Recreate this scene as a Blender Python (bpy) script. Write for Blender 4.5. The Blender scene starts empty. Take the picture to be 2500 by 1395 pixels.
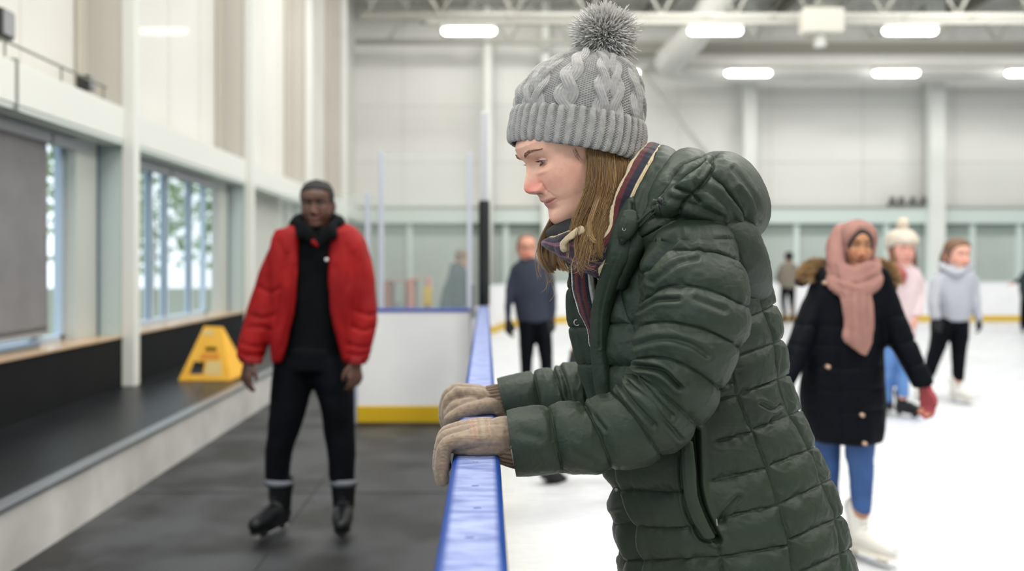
import bpy, math, random
import numpy as np
from mathutils import Vector
random.seed(7); RNG = np.random.default_rng(11)
PI = math.pi
F, VX, VY, H = 2200.0, 1185.0, 642.0, 1.38      # focal length in pixels, vanishing point, eye height
C = bpy.context.scene.collection

def P(px, py, Y):
    return np.array([(px-VX)*Y/F, Y, H-(py-VY)*Y/F])

# ------------------------------------------------------------------ materials
def lin(c):
    return tuple(x/12.92 if x <= .04045 else ((x+.055)/1.055)**2.4 for x in c)
def rgb(r, g, b):
    return lin((r/255, g/255, b/255))+(1,)
_M = {}
def mat(name, col, rough=.6, col2=None, nscale=8, bump=0, bscale=200, metal=0, spec=.5, sss=0, sheen=0,
        emit=None, estr=0, alpha=1, trans=0, attr=None, coat=0, stretch=None, detail=4, bdist=.001):
    if name in _M: return _M[name]
    m = bpy.data.materials.new(name); m.use_nodes = True
    nt = m.node_tree; N = nt.nodes; L = nt.links
    b = N['Principled BSDF']
    b.inputs['Base Color'].default_value = col
    b.inputs['Roughness'].default_value = rough
    b.inputs['Metallic'].default_value = metal
    b.inputs['Specular IOR Level'].default_value = spec
    b.inputs['Alpha'].default_value = alpha
    b.inputs['Transmission Weight'].default_value = trans
    b.inputs['Coat Weight'].default_value = coat
    if sheen:
        b.inputs['Sheen Weight'].default_value = sheen; b.inputs['Sheen Roughness'].default_value = .5
    if sss:
        b.inputs['Subsurface Weight'].default_value = sss
        b.inputs['Subsurface Radius'].default_value = (.006, .002, .001); b.inputs['Subsurface Scale'].default_value = 1.0
    if emit:
        b.inputs['Emission Color'].default_value = emit; b.inputs['Emission Strength'].default_value = estr
    tc = None
    if col2 or bump:
        tc = N.new('ShaderNodeTexCoord'); mp = N.new('ShaderNodeMapping')
        L.new(tc.outputs['Object'], mp.inputs['Vector'])
        if stretch: mp.inputs['Scale'].default_value = stretch
    if col2:
        n = N.new('ShaderNodeTexNoise'); n.inputs['Scale'].default_value = nscale; n.inputs['Detail'].default_value = detail
        L.new(mp.outputs[0], n.inputs['Vector'])
        r = N.new('ShaderNodeValToRGB'); r.color_ramp.elements[0].position = .35; r.color_ramp.elements[1].position = .65
        r.color_ramp.elements[0].color = col; r.color_ramp.elements[1].color = col2
        L.new(n.outputs['Fac'], r.inputs[0]); L.new(r.outputs[0], b.inputs['Base Color'])
    if attr:
        a = N.new('ShaderNodeAttribute'); a.attribute_name = attr
        L.new(a.outputs['Color'], b.inputs['Base Color'])
    if bump:
        n2 = N.new('ShaderNodeTexNoise'); n2.inputs['Scale'].default_value = bscale; n2.inputs['Detail'].default_value = 3
        L.new(mp.outputs[0], n2.inputs['Vector'])
        bp = N.new('ShaderNodeBump'); bp.inputs['Strength'].default_value = bump; bp.inputs['Distance'].default_value = bdist
        L.new(n2.outputs['Fac'], bp.inputs['Height']); L.new(bp.outputs[0], b.inputs['Normal'])
    _M[name] = m
    return m

# ------------------------------------------------------------------ objects
def tag(o, label=None, cat=None, group=None, kind=None):
    if label: o['label'] = label
    if cat: o['category'] = cat
    if group: o['group'] = group
    if kind: o['kind'] = kind
    return o
def empty(name, loc=(0,0,0), label=None, cat=None, group=None, kind=None):
    o = bpy.data.objects.new(name, None); C.objects.link(o); o.location = loc
    return tag(o, label, cat, group, kind)
def link(name, me, m, parent=None, smooth=True, loc=None):
    o = bpy.data.objects.new(name, me); C.objects.link(o)
    if m is not None and not me.materials:
        me.materials.append(m)
    if smooth: me.shade_smooth()
    if parent is not None:
        o.parent = parent
        # geometry is written in world coordinates: undo the offset of the parents
        off = Vector((0,0,0)); p = parent
        while p is not None: off += p.location; p = p.parent
        o.location = -off
    elif loc is not None: o.location = loc
    return o
def mesh_of(verts, faces, name='m'):
    me = bpy.data.meshes.new(name)
    me.from_pydata([tuple(v) for v in verts], [], faces); me.update()
    return me
def np_mesh(V, Q, name='m'):
    V = np.asarray(V, dtype=np.float32).reshape(-1, 3); Q = np.asarray(Q, dtype=np.int32)
    me = bpy.data.meshes.new(name); k = Q.shape[1]
    me.vertices.add(len(V)); me.vertices.foreach_set('co', V.ravel())
    me.loops.add(Q.size); me.loops.foreach_set('vertex_index', Q.ravel())
    me.polygons.add(len(Q)); me.polygons.foreach_set('loop_start', np.arange(0, Q.size, k, dtype=np.int32))
    me.polygons.foreach_set('loop_total', np.full(len(Q), k, dtype=np.int32))
    me.update(calc_edges=True); me.validate()
    return me
def grid_quads(n, m, wrap=True, off=0):
    i = np.arange(n-1)[:, None]; j = np.arange(m if wrap else m-1)[None, :]
    j2 = (j+1) % m
    q = np.stack([i*m+j+0*i, i*m+j2, (i+1)*m+j2, (i+1)*m+j], -1)
    return q.reshape(-1, 4)+off
def grid_mesh(V, wrap=True, caps=True, name='m'):
    n, m = V.shape[:2]
    Q = grid_quads(n, m, wrap)
    pts = V.reshape(-1, 3)
    if caps and wrap:
        c0 = len(pts); pts = np.vstack([pts, V[0].mean(0), V[-1].mean(0)])
        j = np.arange(m); j2 = (j+1) % m
        q0 = np.stack([np.full(m, c0), j2, j, j], -1); q1 = np.stack([np.full(m, c0+1), (n-1)*m+j, (n-1)*m+j2, (n-1)*m+j2], -1)
        faces = Q.tolist()+[[a, b, c] for a, b, c, _ in q0.tolist()]+[[a, b, c] for a, b, c, _ in q1.tolist()]
        me = bpy.data.meshes.new(name); me.from_pydata(pts.tolist(), [], faces); me.update()
        return me
    return np_mesh(pts, Q, name)

class MB:
    def __init__(s): s.v = []; s.f = []
    def add(s, v, f):
        o = len(s.v); s.v += [tuple(x) for x in v]; s.f += [tuple(i+o for i in q) for q in f]; return s
    def box(s, x0, x1, y0, y1, z0, z1):
        v = [(x, y, z) for x in (x0, x1) for y in (y0, y1) for z in (z0, z1)]
        return s.add(v, [(0,1,3,2),(4,6,7,5),(0,4,5,1),(2,3,7,6),(0,2,6,4),(1,5,7,3)])
    def prism(s, poly, axis, a, b):                      # poly: 2-D points, extruded along axis from a to b
        n = len(poly)
        def p3(p, t): return {'x': (t, p[0], p[1]), 'y': (p[0], t, p[1]), 'z': (p[0], p[1], t)}[axis]
        v = [p3(p, a) for p in poly]+[p3(p, b) for p in poly]
        return s.add(v, [tuple(range(n)), tuple(range(2*n-1, n-1, -1))]+[(i, i+n, (i+1) % n+n, (i+1) % n) for i in range(n)])
    def tube(s, pts, r, k=10):
        V = tube_grid(np.array(pts, float), r, k)
        n = len(V); f = [tuple(q) for q in grid_quads(n, k).tolist()]+[tuple(range(k-1, -1, -1)), tuple(range((n-1)*k, n*k))]
        return s.add(V.reshape(-1, 3), f)
    def build(s, name, m, parent=None, bevel=0, smooth=False):
        me = mesh_of(s.v, s.f)
        import bmesh
        bm = bmesh.new(); bm.from_mesh(me); bmesh.ops.recalc_face_normals(bm, faces=bm.faces); bm.to_mesh(me); bm.free()
        o = link(name, me, m, parent, smooth)
        if bevel:
            md = o.modifiers.new('b', 'BEVEL'); md.width = bevel; md.segments = 3; md.limit_method = 'ANGLE'
        return o
def tube_grid(pts, r, k=10, up=None):
    n = len(pts); r = np.broadcast_to(np.asarray(r, float), (n,))
    T = np.gradient(pts, axis=0); T /= np.linalg.norm(T, axis=1, keepdims=True)+1e-12
    u = np.array([0, 0, 1.]) if up is None else up
    if abs(T[0] @ u) > .9: u = np.array([0, 1., 0])
    A = np.zeros_like(T); B = np.zeros_like(T); a = u
    for i in range(n):
        a = a-T[i]*(a @ T[i]); a = a/(np.linalg.norm(a)+1e-12); A[i] = a; B[i] = np.cross(T[i], a)
    th = np.linspace(0, 2*PI, k, endpoint=False)
    return pts[:, None]+r[:, None, None]*(np.cos(th)[None, :, None]*A[:, None]+np.sin(th)[None, :, None]*B[:, None])

def cat_rom(A, s):
    A = np.asarray(A, float); n = len(A); s = np.clip(np.asarray(s, float), 0, n-1)
    i = np.minimum(s.astype(int), n-2); t = (s-i)[:, None]
    E = np.vstack([2*A[0]-A[1], A, 2*A[-1]-A[-2]])
    p0, p1, p2, p3 = E[i], E[i+1], E[i+2], E[i+3]
    return .5*(2*p1+(p2-p0)*t+(2*p0-5*p1+4*p2-p3)*t*t+(3*p1-p0-3*p2+p3)*t**3)

def loft(st, n=60, m=48, e=1., cap0=.0, cap1=.0, capn=5):
    """st rows: Ix, Iy, Ox, Oy (pixels of the two outline points), Y (depth of the centre), d (half depth)."""
    st = np.asarray(st, float); s = np.linspace(0, len(st)-1, n)
    I = np.array([P(r[0], r[1], r[4]) for r in st]); O = np.array([P(r[2], r[3], r[4]) for r in st])
    A = cat_rom(np.hstack([I, O, st[:, 5:6]]), s)
    return ring_loft((A[:, :3]+A[:, 3:6])/2, (A[:, 3:6]-A[:, :3])/2, np.stack([0*s, A[:, 6], 0*s], 1), m, e, cap0, cap1, capn)
def ring_loft(Cn, a, b, m=48, e=1., cap0=0, cap1=0, capn=5):
    th = np.linspace(0, 2*PI, m, endpoint=False)
    c = np.sign(np.cos(th))*np.abs(np.cos(th))**e; sn = np.sign(np.sin(th))*np.abs(np.sin(th))**e
    T = np.gradient(Cn, axis=0); T /= np.linalg.norm(T, axis=1, keepdims=True)+1e-12
    rows = []
    def ring(C0, A0, B0): return C0+A0*c[:, None]+B0*sn[:, None]
    if cap0:
        for k in range(capn, 0, -1):
            f = k/capn*PI/2*.94; rows.append(ring(Cn[0]-T[0]*cap0*math.sin(f), a[0]*math.cos(f), b[0]*math.cos(f)))
    for i in range(len(Cn)): rows.append(ring(Cn[i], a[i], b[i]))
    if cap1:
        for k in range(1, capn+1):
            f = k/capn*PI/2*.94; rows.append(ring(Cn[-1]+T[-1]*cap1*math.sin(f), a[-1]*math.cos(f), b[-1]*math.cos(f)))
    return np.array(rows)
def chain(pts, r, k=14, sub=6, cap=True, flat=None):
    """tapered limb through the given points, domed ends"""
    pts = np.asarray(pts, float); r = np.asarray(r, float)
    s = np.linspace(0, len(pts)-1, (len(pts)-1)*sub+1)
    A = cat_rom(np.hstack([pts, r[:, None]]), s); p = A[:, :3]; rr = A[:, 3]
    if cap:
        t0 = p[0]-p[1]; t0 /= np.linalg.norm(t0); t1 = p[-1]-p[-2]; t1 /= np.linalg.norm(t1)
        fs = np.array([.95, .8, .6, .35])*PI/2
        p = np.vstack([[p[0]+t0*rr[0]*math.sin(f) for f in fs], p, [p[-1]+t1*rr[-1]*math.sin(f) for f in fs[::-1]]])
        rr = np.concatenate([[rr[0]*math.cos(f) for f in fs], rr, [rr[-1]*math.cos(f) for f in fs[::-1]]])
    G = tube_grid(p, rr, k)
    return G
def join(grids):
    v = []; f = []; o = 0
    for G in grids:
        n, m = G.shape[:2]; v.append(G.reshape(-1, 3)); f += (grid_quads(n, m)+o).tolist()
        f.append(list(range(o+m-1, o-1, -1))); f.append(list(range(o+(n-1)*m, o+n*m))); o += n*m
    me = bpy.data.meshes.new('j'); me.from_pydata(np.vstack(v).tolist(), [], f); me.update()
    import bmesh
    bm = bmesh.new(); bm.from_mesh(me); bmesh.ops.recalc_face_normals(bm, faces=bm.faces); bm.to_mesh(me); bm.free()
    return me
def union(grids, voxel, smooth=4, fac=.5):
    me = join(grids) if not isinstance(grids, bpy.types.Mesh) else grids
    o = bpy.data.objects.new('tmp', me); C.objects.link(o)
    r = o.modifiers.new('r', 'REMESH'); r.mode = 'VOXEL'; r.voxel_size = voxel; r.adaptivity = 0
    if smooth:
        s = o.modifiers.new('s', 'SMOOTH'); s.iterations = smooth; s.factor = fac
    bpy.context.view_layer.update()
    dg = bpy.context.evaluated_depsgraph_get()
    out = bpy.data.meshes.new_from_object(o.evaluated_get(dg), depsgraph=dg)
    bpy.data.objects.remove(o); out.materials.clear()
    return out
def get_co(me):
    a = np.empty(len(me.vertices)*3, np.float32); me.vertices.foreach_get('co', a); return a.reshape(-1, 3).astype(float)
def get_no(me):
    a = np.empty(len(me.vertices)*3, np.float32); me.vertex_normals.foreach_get('vector', a); return a.reshape(-1, 3).astype(float)
def set_co(me, V):
    me.vertices.foreach_set('co', V.astype(np.float32).ravel()); me.update()
def grid_normals(V):
    du = np.gradient(V, axis=0); dv = (np.roll(V, -1, 1)-np.roll(V, 1, 1))/2
    N = np.cross(du, dv); N /= np.linalg.norm(N, axis=2, keepdims=True)+1e-12
    ctr = V.mean(1, keepdims=True)
    s = np.sign(((V-ctr)*N).sum(2).mean()); return N*(s if s else 1)
def set_color(me, cols, name='col'):
    a = me.color_attributes.new(name, 'FLOAT_COLOR', 'POINT')
    c = np.hstack([cols, np.ones((len(cols), 1))]).astype(np.float32); a.data.foreach_set('color', c.ravel())

# ------------------------------------------------------------------ noise
_PERM = np.random.default_rng(3).random((64, 64, 64))
def noise(p, scale=1., seed=0):
    q = np.asarray(p)*scale+seed*7.31; i = np.floor(q).astype(int); f = q-i; f = f*f*(3-2*f)
    def g(dx, dy, dz): return _PERM[(i[..., 0]+dx) & 63, (i[..., 1]+dy) & 63, (i[..., 2]+dz) & 63]
    x, y, z = f[..., 0], f[..., 1], f[..., 2]
    a = g(0,0,0)*(1-x)+g(1,0,0)*x; b = g(0,1,0)*(1-x)+g(1,1,0)*x
    c = g(0,0,1)*(1-x)+g(1,0,1)*x; d = g(0,1,1)*(1-x)+g(1,1,1)*x
    return ((a*(1-y)+b*y)*(1-z)+(c*(1-y)+d*y)*z)*2-1
def fbm(p, scale, octs=4, seed=0):
    return sum(noise(p, scale*2**k, seed+k)/2**k for k in range(octs))
def project(V):
    return np.stack([VX+V[..., 0]*F/V[..., 1], VY-(V[..., 2]-H)*F/V[..., 1]], -1)
def seg_dist(q, line):
    """distance of the points q (N,2) to a polyline"""
    best = np.full(len(q), 1e9); line = np.asarray(line, float)
    for a, b in zip(line[:-1], line[1:]):
        ab = b-a; t = np.clip(((q-a) @ ab)/(ab @ ab+1e-9), 0, 1)
        best = np.minimum(best, np.linalg.norm(q-(a+t[:, None]*ab), axis=1))
    return best
def smoothline(line, k=6):
    line = np.asarray(line, float)
    return cat_rom(line, np.linspace(0, len(line)-1, (len(line)-1)*k+1))
# ================================================================== camera and light
cam = bpy.data.cameras.new('camera'); co = bpy.data.objects.new('camera', cam); C.objects.link(co)
co.location = (0, 0, H); co.rotation_euler = (PI/2, 0, 0)
cam.sensor_width = 36; cam.lens = F/2500*36; cam.shift_x = (1250-VX)/2500; cam.shift_y = -(697.5-VY)/2500
cam.clip_start = .05; cam.clip_end = 300
cam.dof.use_dof = True; cam.dof.focus_distance = 1.62; cam.dof.aperture_fstop = 2.2
sc = bpy.context.scene; sc.camera = co
sc.view_settings.view_transform = 'Standard'; sc.view_settings.look = 'None'; sc.view_settings.gamma = 1
sc.view_settings.exposure = 0.14
sc.cycles.use_denoising = True; sc.cycles.max_bounces = 6; sc.cycles.diffuse_bounces = 3; sc.cycles.glossy_bounces = 3
sc.cycles.transmission_bounces = 4; sc.cycles.transparent_max_bounces = 8; sc.cycles.caustics_reflective = False; sc.cycles.caustics_refractive = False
sc.cycles.sample_clamp_indirect = 4; sc.cycles.use_adaptive_sampling = True; sc.cycles.adaptive_threshold = .02
w = bpy.data.worlds.new('world'); sc.world = w; w.use_nodes = True
bg = w.node_tree.nodes['Background']
_n = w.node_tree.nodes; _l = w.node_tree.links
tcw = _n.new('ShaderNodeTexCoord'); sepw = _n.new('ShaderNodeSeparateXYZ'); rw = _n.new('ShaderNodeValToRGB')
_l.new(tcw.outputs['Generated'], sepw.inputs[0]); _l.new(sepw.outputs['Z'], rw.inputs[0])
rw.color_ramp.elements[0].position = 0; rw.color_ramp.elements[0].color = (.74, .715, .68, 1)
rw.color_ramp.elements[1].position = .5; rw.color_ramp.elements[1].color = (.90, .88, .85, 1)
# brighter, bluer daylight on the street side of the hall
rx = _n.new('ShaderNodeMapRange'); rx.inputs[1].default_value = -.12; rx.inputs[2].default_value = -.42; _l.new(sepw.outputs['X'], rx.inputs[0])
mxw = _n.new('ShaderNodeMix'); mxw.data_type = 'RGBA'; _l.new(rx.outputs[0], mxw.inputs[0]); _l.new(rw.outputs[0], mxw.inputs[6]); mxw.inputs[7].default_value = (6.0, 6.8, 7.5, 1)
_l.new(mxw.outputs[2], bg.inputs[0]); bg.inputs[1].default_value = .27

def area(name, loc, rot, sx, sy, power, col=(1, 1, 1)):
    d = bpy.data.lights.new(name, 'AREA'); d.shape = 'RECTANGLE'; d.size = sx; d.size_y = sy; d.energy = power; d.color = col
    o = bpy.data.objects.new(name, d); C.objects.link(o); o.location = loc; o.rotation_euler = rot
    return o
# unseen area lights for the hall's lamp rows above and behind the view
for i, (x, y) in enumerate([(4, 1), (4, 7), (10, 4), (-1, 3), (-1, -4), (5, -5)]):
    area('unseen_hall_light', (x, y, 6.6), (0, 0, 0), 3.2, 1.0, 285, (1, .97, .92))
for i, (x, y, p) in enumerate([(-.6, 9, 150), (4, 12, 210), (10, 12, 210), (16, 12, 210), (-.3, 14, 190), (4, 17, 170), (10, 17, 170), (16, 17, 170), (0, 19.2, 150)]):  # added fill lights above the frame, tilted to brighten the back and left walls
    area('unseen_hall_light', (x, y, 8.0), (math.radians(22), 0, 0), 3.2, 1.0, p, (1, .98, .95))

# ================================================================== setting
M_white = mat('painted_white', rgb(226, 225, 219), .55, rgb(219, 219, 213), 1.2)
M_steel = mat('white_steel', rgb(224, 226, 220), .4)
M_mint = mat('pale_mint_steel', rgb(205, 217, 211), .45)
M_grey = mat('grey_track', rgb(120, 121, 112), .5)
M_dark = mat('dark_frame', rgb(74, 92, 112), .4)

def slab(name, mb, m, bevel=0, kind='structure', label=None):
    o = mb.build(name, m, None, bevel); tag(o, label, None, None, kind); return o

# rubber floor and ice
def floor_mat():
    m = mat('rubber_floor', rgb(52, 54, 58), .5, rgb(14, 15, 17), 2.0, bump=.5, bscale=260, detail=7, bdist=.002)
    nt = m.node_tree; b = nt.nodes['Principled BSDF']
    for r_ in nt.nodes:
        if r_.type == 'VALTORGB': r_.color_ramp.elements[0].position = .42; r_.color_ramp.elements[1].position = .60
    n = nt.nodes.new('ShaderNodeTexNoise'); n.inputs['Scale'].default_value = 1.1; n.inputs['Detail'].default_value = 5
    mr = nt.nodes.new('ShaderNodeMapRange'); mr.inputs[1].default_value = .35; mr.inputs[2].default_value = .65; mr.inputs[3].default_value = .36; mr.inputs[4].default_value = .68
    nt.links.new(n.outputs['Fac'], mr.inputs[0]); nt.links.new(mr.outputs[0], b.inputs['Roughness'])
    return m
M_rub = floor_mat()
M_plat = mat('platform_rubber', rgb(17, 20, 24), .36, rgb(26, 29, 33), 2.5, bump=.3, bscale=300, spec=.4)
slab('floor', MB().box(-2.12, -.04, -1.5, 24, -.06, 0), M_rub)
sm = MB()
for y in (1.0, 3.2, 5.4, 7.6): sm.box(-2.1, -.06, y-.004, y+.004, .0, .0022)
sm.box(-1.034, -1.028, -1.4, 12, .0, .0022)
slab('trim_1', sm, mat('seam_black', rgb(24, 25, 27), .8))
def ice_mat():
    m = mat('rink_ice', rgb(200, 203, 209), .24, rgb(210, 212, 215), .9, detail=6)
    nt = m.node_tree; N = nt.nodes; L = nt.links; b = N['Principled BSDF']
    tc = N.new('ShaderNodeTexCoord'); hs = []
    for k, (rot, sc_) in enumerate([(.4, (2, 60, 1)), (1.3, (3, 45, 1)), (-.5, (2.5, 50, 1))]):
        mp = N.new('ShaderNodeMapping'); mp.inputs['Rotation'].default_value = (0, 0, rot); mp.inputs['Scale'].default_value = sc_
        nn = N.new('ShaderNodeTexNoise'); nn.inputs['Scale'].default_value = 1.5; nn.inputs['Detail'].default_value = 5; nn.inputs['Distortion'].default_value = .6
        L.new(tc.outputs['Object'], mp.inputs[0]); L.new(mp.outputs[0], nn.inputs['Vector']); hs.append(nn)
    ad = N.new('ShaderNodeMath'); ad.operation = 'ADD'; L.new(hs[0].outputs[0], ad.inputs[0]); L.new(hs[1].outputs[0], ad.inputs[1])
    a2 = N.new('ShaderNodeMath'); a2.operation = 'ADD'; L.new(ad.outputs[0], a2.inputs[0]); L.new(hs[2].outputs[0], a2.inputs[1])
    bp = N.new('ShaderNodeBump'); bp.inputs['Strength'].default_value = .35; bp.inputs['Distance'].default_value = .01
    L.new(a2.outputs[0], bp.inputs['Height']); L.new(bp.outputs[0], b.inputs['Normal'])
    mr = N.new('ShaderNodeMapRange'); mr.inputs[1].default_value = 1.2; mr.inputs[2].default_value = 1.8; mr.inputs[3].default_value = .18; mr.inputs[4].default_value = .42
    L.new(a2.outputs[0], mr.inputs[0]); L.new(mr.outputs[0], b.inputs['Roughness'])
    return m
slab('ice_floor', MB().box(.02, 22, -1.5, 21.4, -.06, -.0005), ice_mat())
slab('trim_2', MB().box(.1, 20, 7.85, 7.895, -.001, .0006), mat('faded_blue_line', rgb(192, 198, 226), .4))

# raised platform with white curb
slab('platform_floor', MB().box(-3.2, -2.15, -1.5, 24, 0, .305), M_plat)
slab('trim_3', MB().box(-2.17, -2.12, -1.5, 24, 0, .285),
     mat('curb_white', rgb(208, 207, 203), .6, rgb(190, 189, 184), 3.5, bump=.2, bscale=60, detail=8))
slab('trim_4', MB().box(-2.19, -2.105, -1.5, 24, .285, .311), mat('aluminium_edge', rgb(150, 155, 160), .4, metal=.75), .004)

# left wall: dark wainscot, wood sill, window band, beam, upper wall
XW = -3.15
slab('wall_left_base', MB().box(-3.3, XW, -1.5, 24, .305, .73), mat('wainscot_black', rgb(15, 19, 21), .7, rgb(12, 15, 17), 3, spec=.2))
slab('trim_5', MB().box(-3.5, XW+.015, -1.5, 24, .73, .752), mat('wood_sill', rgb(196, 168, 134), .35, rgb(180, 150, 116), 14, stretch=(1, .08, 1), coat=.4), .004)
slab('trim_6', MB().box(-3.5, XW+.03, -1.5, 24, 2.435, 2.72), M_steel, .006)
slab('trim_7', MB().box(-3.46, XW+.02, -1.5, 24, 2.40, 2.436), M_mint)
up = MB(); up.box(-3.75, -3.46, -1.5, 24, 2.55, 9.2)
slab('wall_left', up, mat('panel_white', rgb(221, 220, 213), .38, rgb(226, 225, 219), .5, coat=.2))
seams = MB()
for y in np.arange(.4, 24, 1.05): seams.box(-3.462, -3.455, y-.006, y+.006, 2.72, 9.1)
slab('trim_8', seams, mat('panel_joint', rgb(200, 199, 192), .6))
slab('trim_9', MB().box(-3.46, -3.38, -1.5, 24, 2.72, 2.76).box(-3.46, -3.43, -1.5, 24, 2.80, 2.815), M_grey)
# columns with fins
for k, yc in enumerate((3.85, 7.8, 11.75, 15.7, 19.65)):
    c = MB(); c.box(XW-.0, XW+.115, yc, yc+.12, .305, 9.2)
    o = c.build('column', M_steel, None, .01); tag(o, None, None, None, 'structure')
    c = MB(); c.box(-3.46, XW, yc+.03, yc+.09, .752, 2.435); slab('wall_left_fin', c, mat('mint_panel', rgb(196, 212, 211), .5))
    c = MB(); c.box(-3.46, XW, yc+.03, yc+.09, 2.72, 9.2); slab('wall_left_fin', c, mat('beige_panel', rgb(202, 197, 188), .5))
    c = MB(); c.box(-3.46, -3.40, yc-.22, yc-.12, 2.72, 9.2); slab('wall_left_duct', c, mat('beige_pipe', rgb(186, 182, 168), .4), .02)
    c = MB(); c.box(-3.44, -3.34, yc-.45, yc-.02, .752, 2.435); slab('wall_left_jamb', c, mat('jamb_panel', rgb(186, 190, 184), .5))
    c = MB(); c.box(-3.445, -3.33, yc-.05, yc-.02, .752, 2.435); slab('wall_left_jamb_edge', c, M_dark)
# wall bay without windows beyond the second column
slab('wall_left_far', MB().box(-3.5, -3.42, 11.9, 24, .75, 2.44), mat('far_bay_panel', rgb(198, 201, 194), .5))

# windows
M_glass = mat('window_glass', (.7, .8, .85, 1), .02, alpha=.10, spec=.5)
def window(idx, y0, y1, muls):
    o = empty('window_%d' % idx, (-3.46, (y0+y1)/2, .75), kind='structure')
    f = MB(); z0, z1 = .752, 2.40
    f.box(-3.50, -3.44, y0, y1, z0, z0+.05); f.box(-3.50, -3.44, y0, y1, z1-.06, z1)
    f.box(-3.50, -3.44, y0, y0+.05, z0, z1); f.box(-3.50, -3.44, y1-.06, y1, z0, z1)
    f.build('window_frame', mat('frame_pale_blue', rgb(176, 196, 214), .4), o, .004)
    for y in muls: MB().box(-3.50, -3.44, y-.05, y+.05, z0+.05, z1-.06).build('mullion', mat('frame_pale_blue', rgb(176, 196, 214), .4), o, .004); MB().box(-3.452, -3.436, y-.065, y-.045, z0+.05, z1-.06).build('gasket', M_dark, o)
    e = [y0]+list(muls)+[y1]
    for a, b in zip(e[:-1], e[1:]):
        MB().box(-3.478, -3.474, a, b, z0, z1).build('window_pane', M_glass, o)
window(1, 4.0, 7.36, (5.0, 6.1, 6.95))
window(2, 7.95, 11.1, (8.7, 9.28, 9.73, 10.53))
# roller blinds and their cassettes
M_blind = mat('grey_blind', rgb(128, 127, 129), .8, rgb(120, 119, 121), 4, bump=.2, bscale=400)
def blind(y0, y1, zb, label, drop=True, x=-3.36):
    b = empty('roller_blind', (x, (y0+y1)/2, 2.3), label, 'blind', 'roller blinds along the left windows')
    MB().box(x-.05, x+.03, y0, y1, 2.30, 2.385).build('cassette', mat('blind_cassette', rgb(176, 179, 184), .4), b, .012)
    if drop:
        V = np.zeros((50, 30, 3)); ys = np.linspace(y0+.02, y1-.02, 50); zs = np.linspace(zb, 2.31, 30)
        V[..., 1] = ys[:, None]; V[..., 2] = zs[None, :]; V[..., 0] = x+.004*np.sin(ys*9)[:, None]+.003*np.sin(ys*23)[:, None]*(2.3-zs)[None, :]
        o = link('fabric', grid_mesh(V, wrap=False), M_blind, b); md = o.modifiers.new('s', 'SOLIDIFY'); md.thickness = .002
        MB().box(x-.012, x+.012, y0+.01, y1-.01, zb-.03, zb).build('bottom_bar', mat('blind_bar', rgb(170, 175, 180), .3, metal=.6), b)
    return b
blind(4.0, 6.93, .86, 'grey roller blind pulled down over the nearest window at the left edge')
blind(6.96, 7.62, 0, 'short white blind cassette rolled up beside the lowered grey blind', False)
blind(7.98, 9.55, 0, 'white rolled up blind above the bright panes just right of the front column', False)
blind(9.6, 11.15, 0, 'white rolled up blind above the far half of the bright window', False)
tag(MB().box(-3.42, -3.30, 4.2, 6.7, .752, .80).build('handrail', mat('rail_blue_grey', rgb(120, 138, 160), .3, metal=.5), None, .02),
    'blue-grey metal bar lying on the wooden sill under the lowered blind', 'bar')
# exit sign beyond the second column
es = empty('exit_sign', (-3.38, 12.2, 2.15), 'small red and white emergency sign high on the left wall behind the red jacket man', 'sign')
MB().box(-3.42, -3.36, 12.1, 12.36, 2.10, 2.30).build('sign_plate', mat('sign_red', rgb(196, 92, 70), .5), es, .005)
MB().box(-3.42, -3.345, 12.1, 12.36, 2.30, 2.36).build('sign_bracket', mat('sign_brown', rgb(70, 60, 56), .5), es, .005)

# floodlight and camera on top of the beam
def spot(x, y, z, label, s=1.):
    o = empty('spotlight', (x, y, z), label, 'spotlight', 'small lamps on the left beam')
    MB().tube([(x, y, z), (x, y, z+.09*s)], .012, 8).build('stand', M_grey, o)
    MB().box(x-.05*s, x+.06*s, y-.05*s, y+.05*s, z+.08*s, z+.2*s).build('lamp_head', mat('lamp_black', rgb(36, 38, 38), .5), o, .01)
    MB().box(x+.061*s, x+.069*s, y-.04*s, y+.04*s, z+.09*s, z+.19*s).build('lens', mat('lamp_lens', rgb(150, 152, 155), .2), o)
spot(-3.3, 7.42, 2.72, 'small black spotlight on the beam left of the front column')
spot(-3.3, 6.05, 2.76, 'black spotlight cut by the left edge above the beam', 1.6)
hr = MB()
hr.tube([(-3.2, 5.0, 2.86), (-3.2, 7.6, 2.86)], .010, 6)
for y in (5.2, 6.0, 6.8, 7.55): hr.tube([(-3.2, y, 2.72), (-3.2, y, 2.86)], .008, 6)
tag(hr.build('cable_rail', M_grey, None), 'thin grey rail running on top of the white beam at upper left', 'rail')
slab('trim_10', MB().box(-3.22, XW+.032, 5.98, 6.02, 2.40, 2.74), M_grey)

# back wall
YB = 24.
slab('wall_back', MB().box(-3.8, 26, YB, YB+.3, -.1, 9.4), mat('wall_back_white', rgb(222, 222, 216), .5, rgb(227, 226, 221), .35))
bw = MB()
for z in (4.05, 5.55): bw.box(-3.4, 26, YB-.012, YB, z-.012, z+.012)
for x in np.arange(-2.2, 26, 2.45): bw.box(x-.01, x+.01, YB-.012, YB, 2.8, 9.3)
slab('trim_11', bw, mat('joint_pale', rgb(206, 206, 200), .6))
slab('trim_12', MB().box(-3.4, 26, YB-.35, YB, 2.42, 2.78), M_mint)
slab('trim_13', MB().box(-3.4, 26, YB-.37, YB-.3, 2.785, 2.87), mat('ledge_grey', rgb(164, 166, 158), .5))
slab('wall_back_low', MB().box(-3.4, 26, YB-.12, YB, 0, 2.42), mat('grey_green_panel', rgb(172, 182, 175), .3, rgb(182, 190, 184), .8))
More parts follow.
